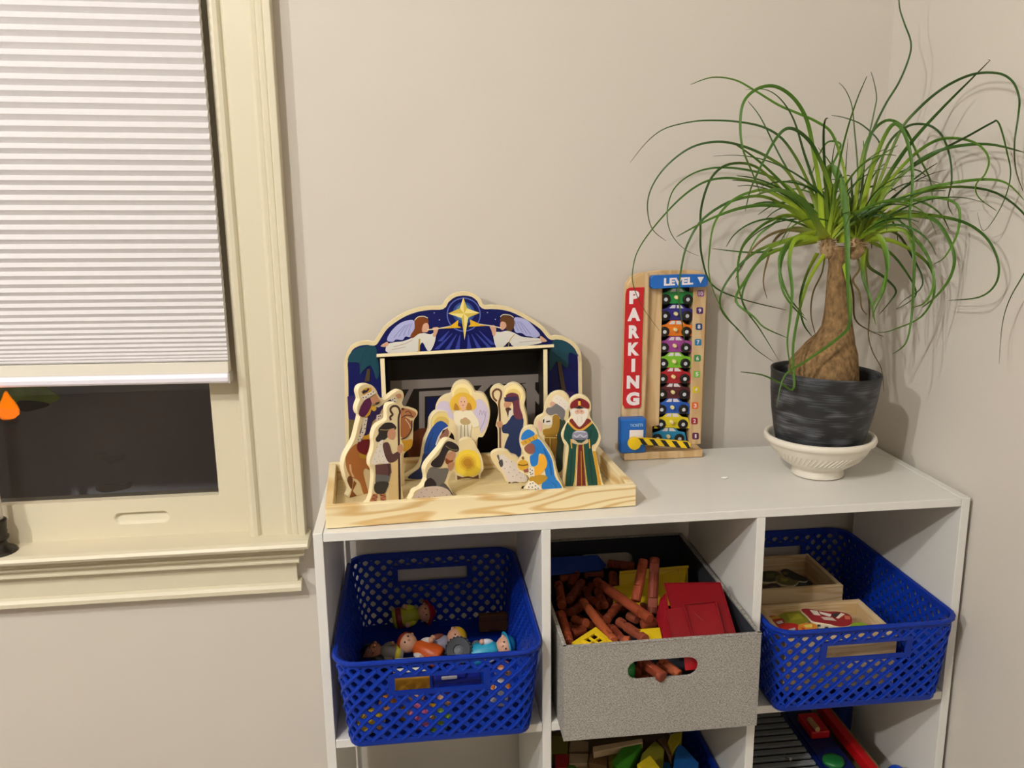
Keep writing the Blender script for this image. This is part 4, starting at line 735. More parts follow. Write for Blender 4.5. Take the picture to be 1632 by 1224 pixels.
# fuller, shorter growth around the two crowns
random.seed(21)
for c, n_ in ((CRA, 34), (CRB, 38)):
    for k in range(n_):
        az = random.uniform(0, 2*math.pi); el0 = random.uniform(.6, 1.5); Ln = random.uniform(.10, .27)*(1.0 if el0 > .6 else .9); g = random.uniform(.5, 2.7)
        if math.sin(az) > .2: Ln = min(Ln, .17)
        if c is CRB and math.cos(az) > .3: Ln = min(Ln, .19)
        e = el0; p = c+Vector((0, 0, .004)); pts = [p.copy()]; drift = random.uniform(-1, 1)
        for s_ in range(9):
            d = Vector((math.cos(az)*math.cos(e), math.sin(az)*math.cos(e), math.sin(e))); p = p+d*(Ln/9); pts.append(p.copy()); e -= g/9*(.6+.9*s_/9); az += drift*.06
        leaf(pts, random.uniform(.0028, .0052), LM[random.randrange(4)], random.uniform(-1.1, 1.1))
# crumb on the shelf
q = MB(); cpos = onZ(1155, 761, .0016); q.ball(cpos, (.0066, .0036, .0016), M('f4f0e8', .6), n=8); tag(q.build('paper_scrap'), 'tiny white scrap lying on the shelf top in front of the plant', 'scrap')

# ------------------------------------------------------------------ blue lattice baskets
BLUE = M('04309c', .42, .3); BLUE2 = M('042b90', .44, .3)
def basket(label, cx, yb, zb):
    hw, hd, R_, H = .1365, .1745, .030, .1345; ins0 = .0148
    segs = []
    pts = []
    corners = [(hw-R_, -(hd-R_), -math.pi/2), (hw-R_, hd-R_, 0), (-(hw-R_), hd-R_, math.pi/2), (-(hw-R_), -(hd-R_), math.pi)]
    straight = [2*(hd-R_), 2*(hw-R_), 2*(hd-R_), 2*(hw-R_)]; arc = R_*math.pi/2
    per = sum(straight)+4*arc
    def path(s):                                                    # from the middle of the front wall, counter-clockwise
        s = s % per; half = hw-R_
        if s < half: return Vector((s, -hd, 0)), Vector((0, -1, 0))
        s -= half
        for i in range(4):
            cx_, cy_, a0 = corners[i]
            if s < arc: a = a0+s/R_; n = Vector((math.cos(a), math.sin(a), 0)); return Vector((cx_, cy_, 0))+n*R_, n
            s -= arc
            ln = straight[i] if i < 3 else half
            if s < ln:
                a = a0+math.pi/2; n = Vector((math.cos(a), math.sin(a), 0)); t = Vector((-n.y, n.x, 0)); return Vector((cx_, cy_, 0))+n*R_+t*s, n
            s -= ln
        return Vector((0, -hd, 0)), Vector((0, -1, 0))
    O = Vector((cx, yb+hd, zb))
    def pos(s, v, out=0):
        p, n = path(s); i_ = ins0*(1-v/H)
        return O+p-n*(i_-out)+Vector((0, 0, v))
    r = thing('plastic_basket', label, 'basket', O, 'blue lattice storage baskets')
    nu = 58; pu = per/nu; pv = .0205; v0, v1 = .0085, .1275; fh, flo, fhi = .0660, .0800, .1120
    def clip(poly, f):
        out = []
        for i in range(len(poly)):
            a, b_ = poly[i-1], poly[i]; fa, fb = f(a), f(b_)
            if (fa >= 0) != (fb >= 0): t = fa/(fa-fb); out.append((a[0]+(b_[0]-a[0])*t, a[1]+(b_[1]-a[1])*t))
            if fb >= 0: out.append(b_)
        return out
    def area(p): return abs(sum(p[i-1][0]*p[i][1]-p[i][0]*p[i-1][1] for i in range(len(p))))/2 if len(p) > 2 else 0
    q = MB()
    backc = per/2
    for j in range(-1, 15):
        for i in range(nu):
            u, v = (i+(.5 if j % 2 else 0))*pu, v0+j*pv/2
            poly = [(u-pu/2, v), (u, v-pv/2), (u+pu/2, v), (u, v+pv/2)]
            poly = clip(clip(poly, lambda p: p[1]-v0), lambda p: v1-p[1])
            if area(poly) < 1e-6: continue
            for c in (0, per, backc):
                if abs(u-c) < fh+pu and v > flo-pv and v < fhi+pv:
                    cs = [clip(poly, lambda p: (c-fh)-p[0]), clip(poly, lambda p: p[0]-(c+fh)), clip(poly, lambda p: flo-p[1]), clip(poly, lambda p: p[1]-fhi)]
                    poly = max(cs, key=area)
            A = area(poly)
            if A < 2.5e-5: continue
            mids = []
            for k in range(len(poly)):
                a, b_ = poly[k], poly[(k+1) % len(poly)]; mids += [a, ((a[0]+b_[0])/2, (a[1]+b_[1])/2)]
            gx = sum(p[0] for p in poly)/len(poly); gy = sum(p[1] for p in poly)/len(poly)
            hole = [(gx+(p[0]-gx)*(.54 if k % 2 == 0 else .64), gy+(p[1]-gy)*(.54 if k % 2 == 0 else .64)) for k, p in enumerate(mids)]
            m_ = len(mids); vs = [pos(*p) for p in mids]+[pos(*p) for p in hole]
            q.raw(vs, [[k, (k+1) % m_, m_+(k+1) % m_, m_+k] for k in range(m_)], BLUE)
    # the strips running up to the right lie proud of the others
    for i in range(nu):
        for k in range(13):
            ua, va = i*pu+k*pu/2, v0+k*pv/2+pv/2*0; ub, vb = ua+pu/2, va+pv/2
            ua -= pu/2; ub -= pu/2; um, vm = (ua+ub)/2, (va+vb)/2
            if vb > v1+.001: continue
            if any(abs((um-c+per/2) % per-per/2) < fh+.004 and flo-.004 < vm < fhi+.004 for c in (0, backc)): continue
            e = .0016; du, dv = e*.72, e*.69
            vs = [pos(ua-du, va+dv, .0012), pos(ua+du, va-dv, .0012), pos(ub+du, vb-dv, .0012), pos(ub-du, vb+dv, .0012), pos(ua, va, .0019), pos(ub, vb, .0019)]
            q.raw(vs, [[0, 4, 5, 3], [4, 1, 2, 5]], BLUE)
    lt = q.build('lattice_wall', r, solid=.0026); lt['kind'] = 'stuff'
    def sweep(prof, name, m, n=112):
        vs = []; fs = []; k = len(prof)
        for i in range(n):
            for o_, v in prof: vs.append(pos(per*i/n, v, o_))
        for i in range(n):
            for a in range(k):
                i2 = (i+1) % n; a2 = (a+1) % k; fs.append([i*k+a, i2*k+a, i2*k+a2, i*k+a2])
        q = MB(); q.raw(vs, fs, m); return q.build(name, r, smooth=False, bevel=0)
    sweep([(.0016, .1260), (.0016, .1295), (.0040, .1300), (.0056, .1320), (.0048, .1348), (.0020, .1360), (-.0018, .1348), (-.0018, .1260)], 'rim', BLUE2)
    sweep([(.0018, .0115), (.0018, .003), (.0002, .0006), (-.006, .0002), (-.010, .0002), (-.010, .0035), (-.0022, .0045), (-.0018, .0115)], 'foot_band', BLUE2)
    q = MB(); q.face([pos(per*i/80, .0025, -.004) for i in range(80)], BLUE2); q.build('basket_floor', r, solid=.002)
    for c in (0, backc):
        sh_, slo, shi = .0590, .0855, .1070; a_, o2 = .0605, .0026
        q = MB(); outer = [(c-fh-.002, flo-.001), (c+fh+.002, flo-.001), (c+fh+.002, fhi+.001), (c-fh-.002, fhi+.001)]; inner = [(c-sh_, slo), (c+sh_, slo), (c+sh_, shi), (c-sh_, shi)]
        for k in range(4):
            k2 = (k+1) % 4; A, B_, C_, D_ = outer[k], outer[k2], inner[k2], inner[k]
            for sgn in (1,):
                f0 = [pos(*p, .0017) for p in (A, B_, C_, D_)]; b0 = [pos(*p, -.0017) for p in (A, B_, C_, D_)]
                q.raw(f0+b0, [[0, 1, 2, 3], [7, 6, 5, 4], [0, 4, 5, 1], [2, 6, 7, 3]], BLUE2)
        q.build('handle_frame', r)
    return r
bz = PZ+.0004
basket('blue lattice basket of small toy people in the left upper cube', .1572, -.0345, bz)
basket('blue lattice basket with two wooden boxes in the right upper cube', .7585, -.0335, bz)
basket('blue lattice basket of wooden blocks below the grey fabric bin', .4575, -.035, 2*PZ+.0004)

# ------------------------------------------------------------------ grey fabric bin
FBR = None
def fabric(a, b_, sc):
    m = bpy.data.materials.new('tweed'); m.use_nodes = True; nt = m.node_tree; b = nt.nodes['Principled BSDF']; b.inputs['Roughness'].default_value = .9; b.inputs['Specular IOR Level'].default_value = .15
    tc = nt.nodes.new('ShaderNodeTexCoord'); out = []
    for s_ in ((420, 420, 1700), (1700, 1700, 420)):
        mp = nt.nodes.new('ShaderNodeMapping'); mp.inputs['Scale'].default_value = s_; nt.links.new(tc.outputs['Object'], mp.inputs[0])
        n = nt.nodes.new('ShaderNodeTexNoise'); n.inputs['Scale'].default_value = sc; n.inputs['Detail'].default_value = 2; nt.links.new(mp.outputs[0], n.inputs[0]); out.append(n)
    ad = nt.nodes.new('ShaderNodeMath'); ad.operation = 'ADD'; nt.links.new(out[0].outputs[0], ad.inputs[0]); nt.links.new(out[1].outputs[0], ad.inputs[1])
    r = nt.nodes.new('ShaderNodeValToRGB'); r.color_ramp.elements[0].position = .80; r.color_ramp.elements[1].position = 1.0
    h = nt.nodes.new('ShaderNodeMath'); h.operation = 'MULTIPLY'; h.inputs[1].default_value = .9; nt.links.new(ad.outputs[0], h.inputs[0])
    r.color_ramp.elements[0].position = .76; r.color_ramp.elements[1].position = 1.04
    r.color_ramp.elements[0].color = (*lin(a), 1); r.color_ramp.elements[1].color = (*lin(b_), 1)
    nt.links.new(h.outputs[0], r.inputs[0]); nt.links.new(r.outputs[0], b.inputs['Base Color'])
    bp = nt.nodes.new('ShaderNodeBump'); bp.inputs['Strength'].default_value = .5; bp.inputs['Distance'].default_value = .001; nt.links.new(ad.outputs[0], bp.inputs['Height']); nt.links.new(bp.outputs[0], b.inputs['Normal'])
    return m
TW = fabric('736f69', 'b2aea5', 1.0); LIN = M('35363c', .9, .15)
gx0, gx1, gy0, gy1, gz0, gz1 = .3228, .5965, -.0442, .317, PZ+.0005, -.1625
gb = thing('fabric_bin', 'grey tweed fabric bin with cut-out handle, full of toy logs', 'storage bin', ((gx0+gx1)/2, (gy0+gy1)/2, gz0))
th = .004
def binwall(name, flip, yf, yb_):                                   # wall with a rounded handle slot
    q = MB(); c = .4597; hw_, hh, zc = .0495, .0142, -.2040
    slot = [(c+s_*(hw_-hh)+hh*math.cos(t), zc+hh*math.sin(t)) for s_, ts in ((1, [-math.pi/2+k*math.pi/8 for k in range(9)]), (-1, [math.pi/2+k*math.pi/8 for k in range(9)])) for t in ts]
    n = len(slot)
    def edge(x, z):
        dx, dz = x-c, z-zc; a = []
        for lim, d in ((gx1-c, dx), (gx0-c, dx), (gz1-zc, dz), (gz0-zc, dz)):
            if abs(d) > 1e-9 and lim/d > 0: a.append(lim/d)
        t = min(a); return (c+dx*t, zc+dz*t)
    ang = lambda p: math.atan2(p[1]-zc, p[0]-c) % (2*math.pi)
    ring = sorted(slot+[(c+(hw_)*.0, zc)]*0, key=ang)
    cor = [(gx1, gz1), (gx0, gz1), (gx0, gz0), (gx1, gz0)]
    def inner_at(a):                                                # point of the slot in direction a
        best = None
        for k in range(len(ring)):
            p, r2 = ring[k], ring[(k+1) % len(ring)]
            ex, ez = r2[0]-p[0], r2[1]-p[1]; dx, dz = math.cos(a), math.sin(a)
            det = ex*dz-ez*dx
            if abs(det) < 1e-12: continue
            t = ((p[0]-c)*-dz+(p[1]-zc)*dx)/det
            s2 = ((p[0]+ex*t-c)*dx+(p[1]+ez*t-zc)*dz)
            if -1e-6 <= t <= 1+1e-6 and s2 > 0: best = (p[0]+ex*t, p[1]+ez*t)
        return best
    angs = sorted(set([round(ang(p), 6) for p in ring]+[round(ang(p), 6) for p in cor]))
    I = [inner_at(a) for a in angs]; E_ = [edge(c+math.cos(a), zc+math.sin(a)) for a in angs]; k = len(angs)
    fv = [(x, yf, z) for x, z in I]+[(x, yf, z) for x, z in E_]; bv = [(x, yb_, z) for x, z in I]+[(x, yb_, z) for x, z in E_]
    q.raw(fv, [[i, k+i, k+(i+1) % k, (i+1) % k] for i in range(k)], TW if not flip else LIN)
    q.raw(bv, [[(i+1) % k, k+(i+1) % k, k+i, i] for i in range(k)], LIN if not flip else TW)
    q.raw(fv+bv, [[i, (i+1) % k, 2*k+(i+1) % k, 2*k+i] for i in range(k)]+[[k+i, 3*k+i, 3*k+(i+1) % k, k+(i+1) % k] for i in range(k)], TW)
    return q.build(name, gb)
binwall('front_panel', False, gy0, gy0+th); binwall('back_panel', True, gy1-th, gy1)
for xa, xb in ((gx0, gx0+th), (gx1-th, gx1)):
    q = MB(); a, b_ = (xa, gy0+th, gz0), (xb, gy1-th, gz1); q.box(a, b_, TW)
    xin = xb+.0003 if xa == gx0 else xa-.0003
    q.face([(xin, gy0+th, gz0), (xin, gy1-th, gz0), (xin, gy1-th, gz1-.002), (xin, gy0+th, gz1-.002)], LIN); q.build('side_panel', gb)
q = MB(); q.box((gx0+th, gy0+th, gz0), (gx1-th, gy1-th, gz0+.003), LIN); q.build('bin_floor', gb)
q = MB()
for a, b_ in (((gx0-.0008, gy0-.0008), (gx1+.0008, gy0+th+.0006)), ((gx0-.0008, gy1-th-.0006), (gx1+.0008, gy1+.0008)), ((gx0-.0008, gy0), (gx0+th+.0006, gy1)), ((gx1-th-.0006, gy0), (gx1+.0008, gy1))): q.box((*a, gz1-.0005), (*b_, gz1+.0013), TW)
q.build('piped_edge', gb, bevel=.0006)
# toy logs
LOGC = ['8a3d22', '9a4526', '7c3520', 'a04e2c', '84402a']
nlog = [0]
def log(a, b_, r_=.0068, label=None, notch=True):
    a, b_ = Vector(a), Vector(b_); d = b_-a; L = d.length; d.normalize()
    s_ = d.orthogonal().normalized(); t_ = d.cross(s_); ang = random.uniform(0, 3.14); s_, t_ = s_*math.cos(ang)+t_*math.sin(ang), t_*math.cos(ang)-s_*math.sin(ang)
    st_ = [(0, .8, 1), (.0010, 1, 1)]
    if notch and L > .045: st_ += [(.0095, 1, 1), (.0097, 1, .55), (.0235, 1, .55), (.0237, 1, 1), (L-.0237, 1, 1), (L-.0235, 1, .55), (L-.0097, 1, .55), (L-.0095, 1, 1)]
    elif L > .026: st_ += [(.0070, 1, 1), (.0072, 1, .55), (L-.0072, 1, .55), (L-.0070, 1, 1)]
    st_ += [(L-.0010, 1, 1), (L, .8, 1)]
    vs = []; fs = []; n = 12
    for x, k, fl in st_:
        for i in range(n):
            t = 2*math.pi*i/n; u_, v_ = math.cos(t)*r_*k, math.sin(t)*r_*k; v_ = max(-r_*fl, min(r_*fl, v_)); vs.append(a+d*x+s_*u_+t_*v_)
    for j in range(len(st_)-1):
        for i in range(n): fs.append([j*n+i, j*n+(i+1) % n, (j+1)*n+(i+1) % n, (j+1)*n+i])
    fs.append([i for i in reversed(range(n))]); fs.append([(len(st_)-1)*n+i for i in range(n)])
    q = MB(); q.raw(vs, fs, M(LOGC[nlog[0] % 5], .6, .3, .12, 80)); nlog[0] += 1
    o = q.build('toy_log', bevel=.0004)
    mid = (a+b_)/2
    for v in o.data.vertices: v.co -= mid
    o.location = mid
    return tag(o, label or 'brown toy log in the lower, mostly hidden layers of the heap in the grey bin', 'toy log', 'brown toy logs in the grey bin')
random.seed(3)
B1 = zm(880, 840, 6.12); B2 = zm(860, 830, 3.105)
def lg(a, b_, za, zb, r_=.0068, lab=None): log(onZ(*B1(*a), za), onZ(*B1(*b_), zb), r_, lab)
lg((430, 530), (955, 895), -.176, -.172, .0075, 'long orange-brown toy log lying diagonally across the top of the heap')
log(onY(*B1(893, 318), .150), onY(*B1(815, 725), .112), .0075, 'left of two toy logs leaning upright against the yellow panel')
log(onY(*B1(1000, 300), .150), onY(*B1(975, 850), .098), .0078, 'right of two toy logs leaning upright, next to the red panels')
lg((300, 730), (600, 1110), -.182, -.174, .0066, 'long thin toy log running down to the yellow window frame')
lg((655, 925), (905, 1095), -.186, -.176, .0074, 'toy log pointing to the yellow plate at the front of the heap')
LL = ['short toy log lying between the two long logs of the heap', 'toy log against the left side wall, its round end facing out', 'toy log end just below the one against the left side wall', 'pale round log end above the yellow window frame', 'dark toy log slanting up from the left middle of the heap', 'short toy log left of the long diagonal log', 'short toy log end under the left of the long diagonal log', 'dark toy log at the far left back, below the blue panel', 'toy log standing beside the left edge of the yellow wall panel', 'toy log lying crosswise just below the blue panel', 'dark toy log lying across the back behind the yellow wall panel', 'toy log running along the left side wall to the front corner', 'toy log right beside the yellow window frame', 'short toy log touching the front edge beside the window frame', 'toy log end under the lower end of the long diagonal log', 'toy log lying behind the yellow window frame', 'thick toy log under the foot of the right upright log', 'dark toy log deep in the middle of the heap', 'dark toy log end at the back left corner of the heap', 'short toy log beneath the two upright logs', 'small toy log between the thin long log and short log', 'toy log lying beneath the thin long log near the front', 'toy log hidden half behind the top of the long diagonal log']
for q_, (a, b_, za, zb, r_) in enumerate([((530, 905), (640, 765), -.196, -.196, .0070), ((95, 765), (62, 560), -.196, -.204, .0074), ((190, 835), (330, 735), -.200, -.212, .0072), ((335, 940), (215, 905), -.196, -.204, .0072), ((160, 720), (290, 540), -.204, -.206, .0070), ((440, 620), (515, 770), -.200, -.202, .0068),
                          ((470, 770), (395, 715), -.206, -.212, .0070), ((240, 435), (180, 580), -.198, -.212, .0068), ((590, 460), (600, 590), -.200, -.206, .0075), ((310, 460), (500, 455), -.206, -.206, .0072), ((545, 355), (800, 385), -.198, -.198, .0072), ((85, 850), (165, 1130), -.190, -.182, .0070), ((585, 985), (690, 1110), -.190, -.182, .0064),
                          ((640, 1100), (760, 1110), -.184, -.182, .0066), ((745, 865), (830, 905), -.208, -.206, .0070), ((185, 1045), (310, 1000), -.200, -.202, .0074), ((870, 950), (1010, 930), -.200, -.200, .0078), ((320, 610), (370, 730), -.216, -.214, .0068), ((70, 500), (190, 490), -.210, -.210, .0072), ((860, 770), (930, 800), -.214, -.212, .0070), ((420, 830), (460, 900), -.216, -.214, .0064), ((560, 980), (480, 1040), -.21, -.21, .0068), ((690, 520), (560, 540), -.214, -.214, .007)]):
    lg(a, b_, za, zb, r_, LL[q_])
for k in range(34):                                                 # the lower part of the heap
    x, y, z = random.uniform(.345, .50), random.uniform(-.012, .285), random.choice((-.290, -.275, -.258, -.240, -.226)); a = random.uniform(0, 3.14); l = random.choice((.025, .04, .04, .065))/2
    dx, dy = l*math.cos(a), l*math.sin(a)
    log((max(.338, x-dx), max(-.028, y-dy), z), (x+dx, min(.30, y+dy), z+random.uniform(-.004, .004)), .0068)
P_a = onY(*B2(500, 690), -.012); P_b = onY(*B2(612, 775), -.049); log(P_a, P_b, .0082, 'toy log poking out through the handle slot of the grey bin')
log(onY(*B2(600, 690), -.006), onY(*B2(692, 762), -.034), .0066, 'toy log just inside the handle slot, right of the one poking out')
# coloured plastic roof and wall pieces in the bin
def plate(name, label, cat, pts, t, m, group=None, extra=None):
    """a plate from 3-D corners, thickness t along its normal, with a thin raised border"""
    p = [Vector(v) for v in pts]; n = (p[1]-p[0]).cross(p[-1]-p[0]).normalized()
    if n.dot(CP-p[0]) < 0: n = -n
    c = sum(p, Vector())/len(p); r = thing(name, label, cat, c, group)
    q = MB(); q.prism(p, -n*t, m); q.build('plate', r, bevel=.0006)
    return r, n, c
YE = M('e3c01c', .35, .45); RE = M('7c0e17', .4, .35); BL = M('0c3a98', .38, .45)
def rib(r, a, b_, n, m, w_=.0014, h=.0014):
    a, b_ = Vector(a), Vector(b_); d = (b_-a).normalized(); s_ = d.cross(n).normalized()*w_/2
    q = MB(); q.prism([a-s_+n*h, a+s_+n*h, b_+s_+n*h, b_-s_+n*h], -n*(h+.0003), m); q.build('raised_rib', r)
Yp = lambda x, y, t: onY(*B2(x, y), t)
r, n, c = plate('toy_wall_panel', 'large yellow plastic wall panel standing behind the two upright logs', 'toy panel', [Yp(395, 255, .200), Yp(735, 226, .205), Yp(735, 320, .190), Yp(690, 420, .150), Yp(366, 420, .150), Yp(364, 325, .185), Yp(395, 320, .188)], .002, YE)
rib(r, Yp(395, 257, .1995), Yp(735, 228, .2045), n, YE, .004, .003); rib(r, Yp(690, 235, .203), Yp(690, 340, .182), n, YE, .002, .003); rib(r, Yp(640, 262, .198), Yp(700, 255, .198), n, YE)
def redp(lab, l, zs_, rb):
    P = [onZ(*B2(*p), z) for p, z in zip(l, zs_)]; r, n, c = plate('toy_roof_panel', lab, 'toy panel', P, .002, RE, 'red toy roof panels in the grey bin')
    for i, j in rb: rib(r, P[i]+(c-P[i])*.012, P[j]+(c-P[j])*.012, n, RE)
    return r, n
redp('red plastic roof panel at the back of the red pair, its top edge standing free', [(615, 310), (895, 307), (975, 575), (700, 600)], [-.140, -.140, -.176, -.180], [(0, 3), (0, 1), (1, 2)])
r, n = redp('red plastic roof panel with raised rectangle, in front of the other red panel', [(622, 437), (715, 425), (725, 412), (870, 398), (925, 590), (665, 615)], [-.150, -.149, -.146, -.146, -.174, -.178], [(0, 5)])
for a, b_ in (((715, 415), (760, 590)), ((870, 399), (918, 580)), ((716, 416), (870, 400))): rib(r, onZ(*B2(*a), -.146 if a[1] < 420 and a != (870, 399) else -.146), onZ(*B2(*b_), -.1735 if b_[1] > 500 else -.146), n, RE, .0016, .0016)
plate('toy_roof_panel', 'dark red plastic panel turned edgewise, left of the two big red panels', 'toy panel', [onZ(*B2(600, 385), -.160), onZ(*B2(628, 355), -.156), onZ(*B2(662, 585), -.178), onZ(*B2(612, 588), -.180), onZ(*B2(578, 480), -.178)], .002, M('8e1420', .35), 'red toy roof panels in the grey bin')
plate('toy_roof_panel', 'dark blue plastic roof panel lying at the back left of the grey bin', 'toy panel', [onZ(*B1(-90, 300), -.176), onZ(*B1(440, 268), -.176), onZ(*B1(530, 370), -.186), onZ(*B1(480, 420), -.196), onZ(*B1(-80, 475), -.196)], .003, BL)
plate('toy_wall_panel', 'small yellow plastic plate at the front beside the red panels', 'toy panel', [onZ(*B1(770, 1000), -.176), onZ(*B1(1050, 978), -.176), onZ(*B1(1076, 1100), -.178), onZ(*B1(860, 1125), -.180)], .002, YE)
F = [onZ(*B1(*p), -.172) for p in [(190, 1125), (425, 972), (605, 1130), (420, 1215)]]
r = thing('toy_window_frame', 'yellow toy window frame with four panes at the front left of the grey bin', 'toy window', sum(F, Vector())/4)
c = sum(F, Vector())/4; n = Vector((0, 0, 1))
def qd(s0, s1, t0, t1, h, m, name):
    L_ = lambda s_, t: F[0]*(1-s_)*(1-t)+F[1]*s_*(1-t)+F[2]*s_*t+F[3]*(1-s_)*t
    q = MB(); q.prism([L_(s0, t0)+n*h, L_(s1, t0)+n*h, L_(s1, t1)+n*h, L_(s0, t1)+n*h], -n*.003, m); return q.build(name, r, bevel=.0003)
for s0, s1, t0, t1 in ((0, 1, 0, .22), (0, 1, .78, 1), (0, .22, .22, .78), (.78, 1, .22, .78)): qd(s0, s1, t0, t1, 0, YE, 'frame_side')
for s0, s1, t0, t1 in ((.2, .8, .2, .27), (.2, .8, .73, .8), (.2, .27, .27, .73), (.73, .8, .27, .73)): qd(s0, s1, t0, t1, .0025, YE, 'sash_bar')
qd(.27, .73, .47, .53, .001, YE, 'muntin'); qd(.47, .53, .27, .73, .0012, YE, 'muntin')
plate('toy_roof_panel', 'red plastic panel end seen at the right of the handle slot', 'toy panel', [onY(*B2(712, 660), -.030), onY(*B2(800, 655), -.030), onY(*B2(795, 735), -.034), onY(*B2(722, 742), -.034)], .002, M('a8141e', .38), 'red toy roof panels in the grey bin')
q = MB(); a = onY(*B2(470, 745), -.022); q.lathe([(0, 0), (.011, 0), (.0125, .002), (.0125, .022), (.0105, .024), (0, .024)], a+Vector((-.012, 0, -.012)), M('12702c', .4, .45), 20); q.ball(a+Vector((-.012, 0, .014)), .011, M('12702c', .4, .45), n=14); tag(q.build('toy_bush', smooth=True), 'green plastic piece behind the handle slot of the grey bin', 'toy')

# ------------------------------------------------------------------ toy people in the left basket
Ez = zm(550, 940, 5.63)
def person(label, at, head_dir, face, body, hair, skin='d49a78', arms=None, hat=None, band=None, s=1.0, extra=None):
    """toy person lying down: at = centre of the head, head_dir = axis from feet to head, face = where it looks"""
    z = Vector(head_dir).normalized(); f = Vector(face); f = (f-z*f.dot(z)).normalized(); x = f.cross(z)
    R3 = Matrix((x, -f, z)).transposed(); at = Vector(at)
    r = thing('toy_figure', label, 'toy figure', at, 'small toy people in the blue basket')
    P = lambda a, b_, c: at+R3 @ (Vector((a, b_, c))*s)
    sk = M(skin, .4, .4); q = MB(); q.lathe([(0, -.046), (.0125, -.046), (.0138, -.043), (.0142, -.036), (.0128, -.025), (.0105, -.015), (.007, -.010), (0, -.010)], at, M(body, .4, .4), 20, R3*s if False else Matrix([[v*s for v in row] for row in R3])); bd = q.build('body', r, smooth=True)
    R3s = Matrix([[v*s for v in row] for row in R3])
    if band:
        q = MB(); q.lathe([(.0143, -.041), (.0150, -.040), (.0148, -.034), (.0138, -.033)], at, M(band, .4), 20, R3s); q.build('belt', r, smooth=True)
    q = MB(); q.ball(at, .0125, sk, R3s, 18); hd = q.build('head', r, smooth=True)
    q = MB()
    for sx in (-1, 1): q.ball(P(sx*.0042, -.0118, .001), .0012*s, M('2a1a16', .4), n=8)
    q.build('eye', hd); q = MB(); q.ball(P(0, -.0125, -.002), .0015*s, sk, n=8); q.build('nose', hd)
    q = MB()
    for sx in (-1, 1): q.ball(P(sx*.0122, 0, 0), .0024*s, sk, n=8)
    q.build('ear', hd)
    q = MB(); tilt = Matrix.Rotation(math.radians(28), 3, 'X'); q.ball(at, .0137, M(hair, .45), R3s @ tilt.inverted() if False else R3s @ Matrix.Rotation(math.radians(-30), 3, 'X'), 18, (.05, math.pi/2)); q.build('hair' if not hat else 'hat', hd, smooth=True)
    if hat:
        q = MB(); RR = R3s @ Matrix.Rotation(math.radians(-22), 3, 'X'); q.lathe([(.0125, .0015), (.0178, .0005), (.0182, .0015), (.0172, .003), (.0130, .004)], at, M(hat, .45), 24, RR); q.build('hat_brim', hd, smooth=True)
    for sx in (-1, 1):
        q = MB(); a, b_ = P(sx*.0095, -.002, -.016), P(sx*.0125, -.010, -.027); d = (b_-a).normalized()
        Rm = d.to_track_quat('Z', 'Y').to_matrix(); q.ball((a+b_)/2, (.0042*s, .0042*s, .0095*s), M(arms or body, .4), Rm, 12); ar = q.build('arm', r, smooth=True); q = MB(); q.ball(b_, .0039*s, sk, n=10); q.build('hand', ar, smooth=True)
    return r
def E3(x, y, z): return onZ(*Ez(x, y), z)
UPV = (0, -.55, .83)
person('toy firefighter with red helmet and lime vest, lying at the back of the basket', E3(725, 205, -.257), (1, .0, .15), (-.2, -.8, .5), 'a8a824', 'a01420', hat='a01420', arms='b8b82c', s=1.2, band='7a1a20')
person('toy figure with black cap and black coat at the left front of the basket', E3(212, 552, -.268), (-.62, .2, .55), (.3, -.7, .6), '1c1e20', '1a1c1e', '8a5a48', hat='16181a', s=.86)
person('toy figure with brown face, grey coat and yellow belt lying beside the black-capped one', E3(262, 545, -.268), (-1, .05, .15), (.1, -.85, .5), '8b8378', '4a2c20', 'a8704c', band='c8b82a', s=1.0)
person('toy girl with bright orange hair and orange dress, at the front of the basket', E3(560, 478, -.260), (-.8, .35, .28), (.45, -.75, .5), 'd05a1e', 'c8481c', 'dca684', arms='e6ded6', s=1.25)
person('toy figure with yellow hair and pale grey top, right of the orange-haired girl', E3(1000, 425, -.262), (.92, .05, .38), (-.25, -.9, .35), '9c98a8', 'd8ac1c', 'd8a080', arms='8a4a3a', s=1.22)
person('toy figure with turquoise cap and teal and white shirt at the right of the basket', E3(1440, 500, -.264), (.95, -.1, .3), (-.2, -.85, .5), '2a9ab8', '1e8eb4', 'd8a488', hat='1e8eb4', arms='e2e6e8', s=1.2)
def pile(x, y, z): return Vector((x, y, z))
# front of the basket, seen through the lattice
person('toy figure in yellow clothes seen through the left of the front lattice', (.085, .012, -.262), (.7, .1, .6), (.1, -1, .2), 'd8b42a', 'c07a2a', 'd89a60', s=1.0)
person('toy figure in pink dress seen through the front lattice', (.125, .016, -.250), (-.2, .2, .9), (0, -1, .2), 'e070a8', 'c04060', 'e8b09a', arms='e888b8', s=1.05)
person('toy figure in lime green and brown seen through the front lattice', (.165, .018, -.262), (.3, .3, .85), (0, -1, .1), '8ab42a', '5a3020', 'd8a080', s=1.0)
person('toy figure in white with orange arms seen through the right of the front lattice', (.247, .016, -.225), (.2, .2, .9), (0, -1, .2), 'dcdce4', 'b0642c', 'd8a080', arms='d07a30', s=1.0)
person('toy figure in golden yellow lying low behind the front lattice', (.112, .020, -.283), (-1, .1, .0), (0, -1, .3), 'd8a820', 'c8922a', 'd8a060', s=.9)
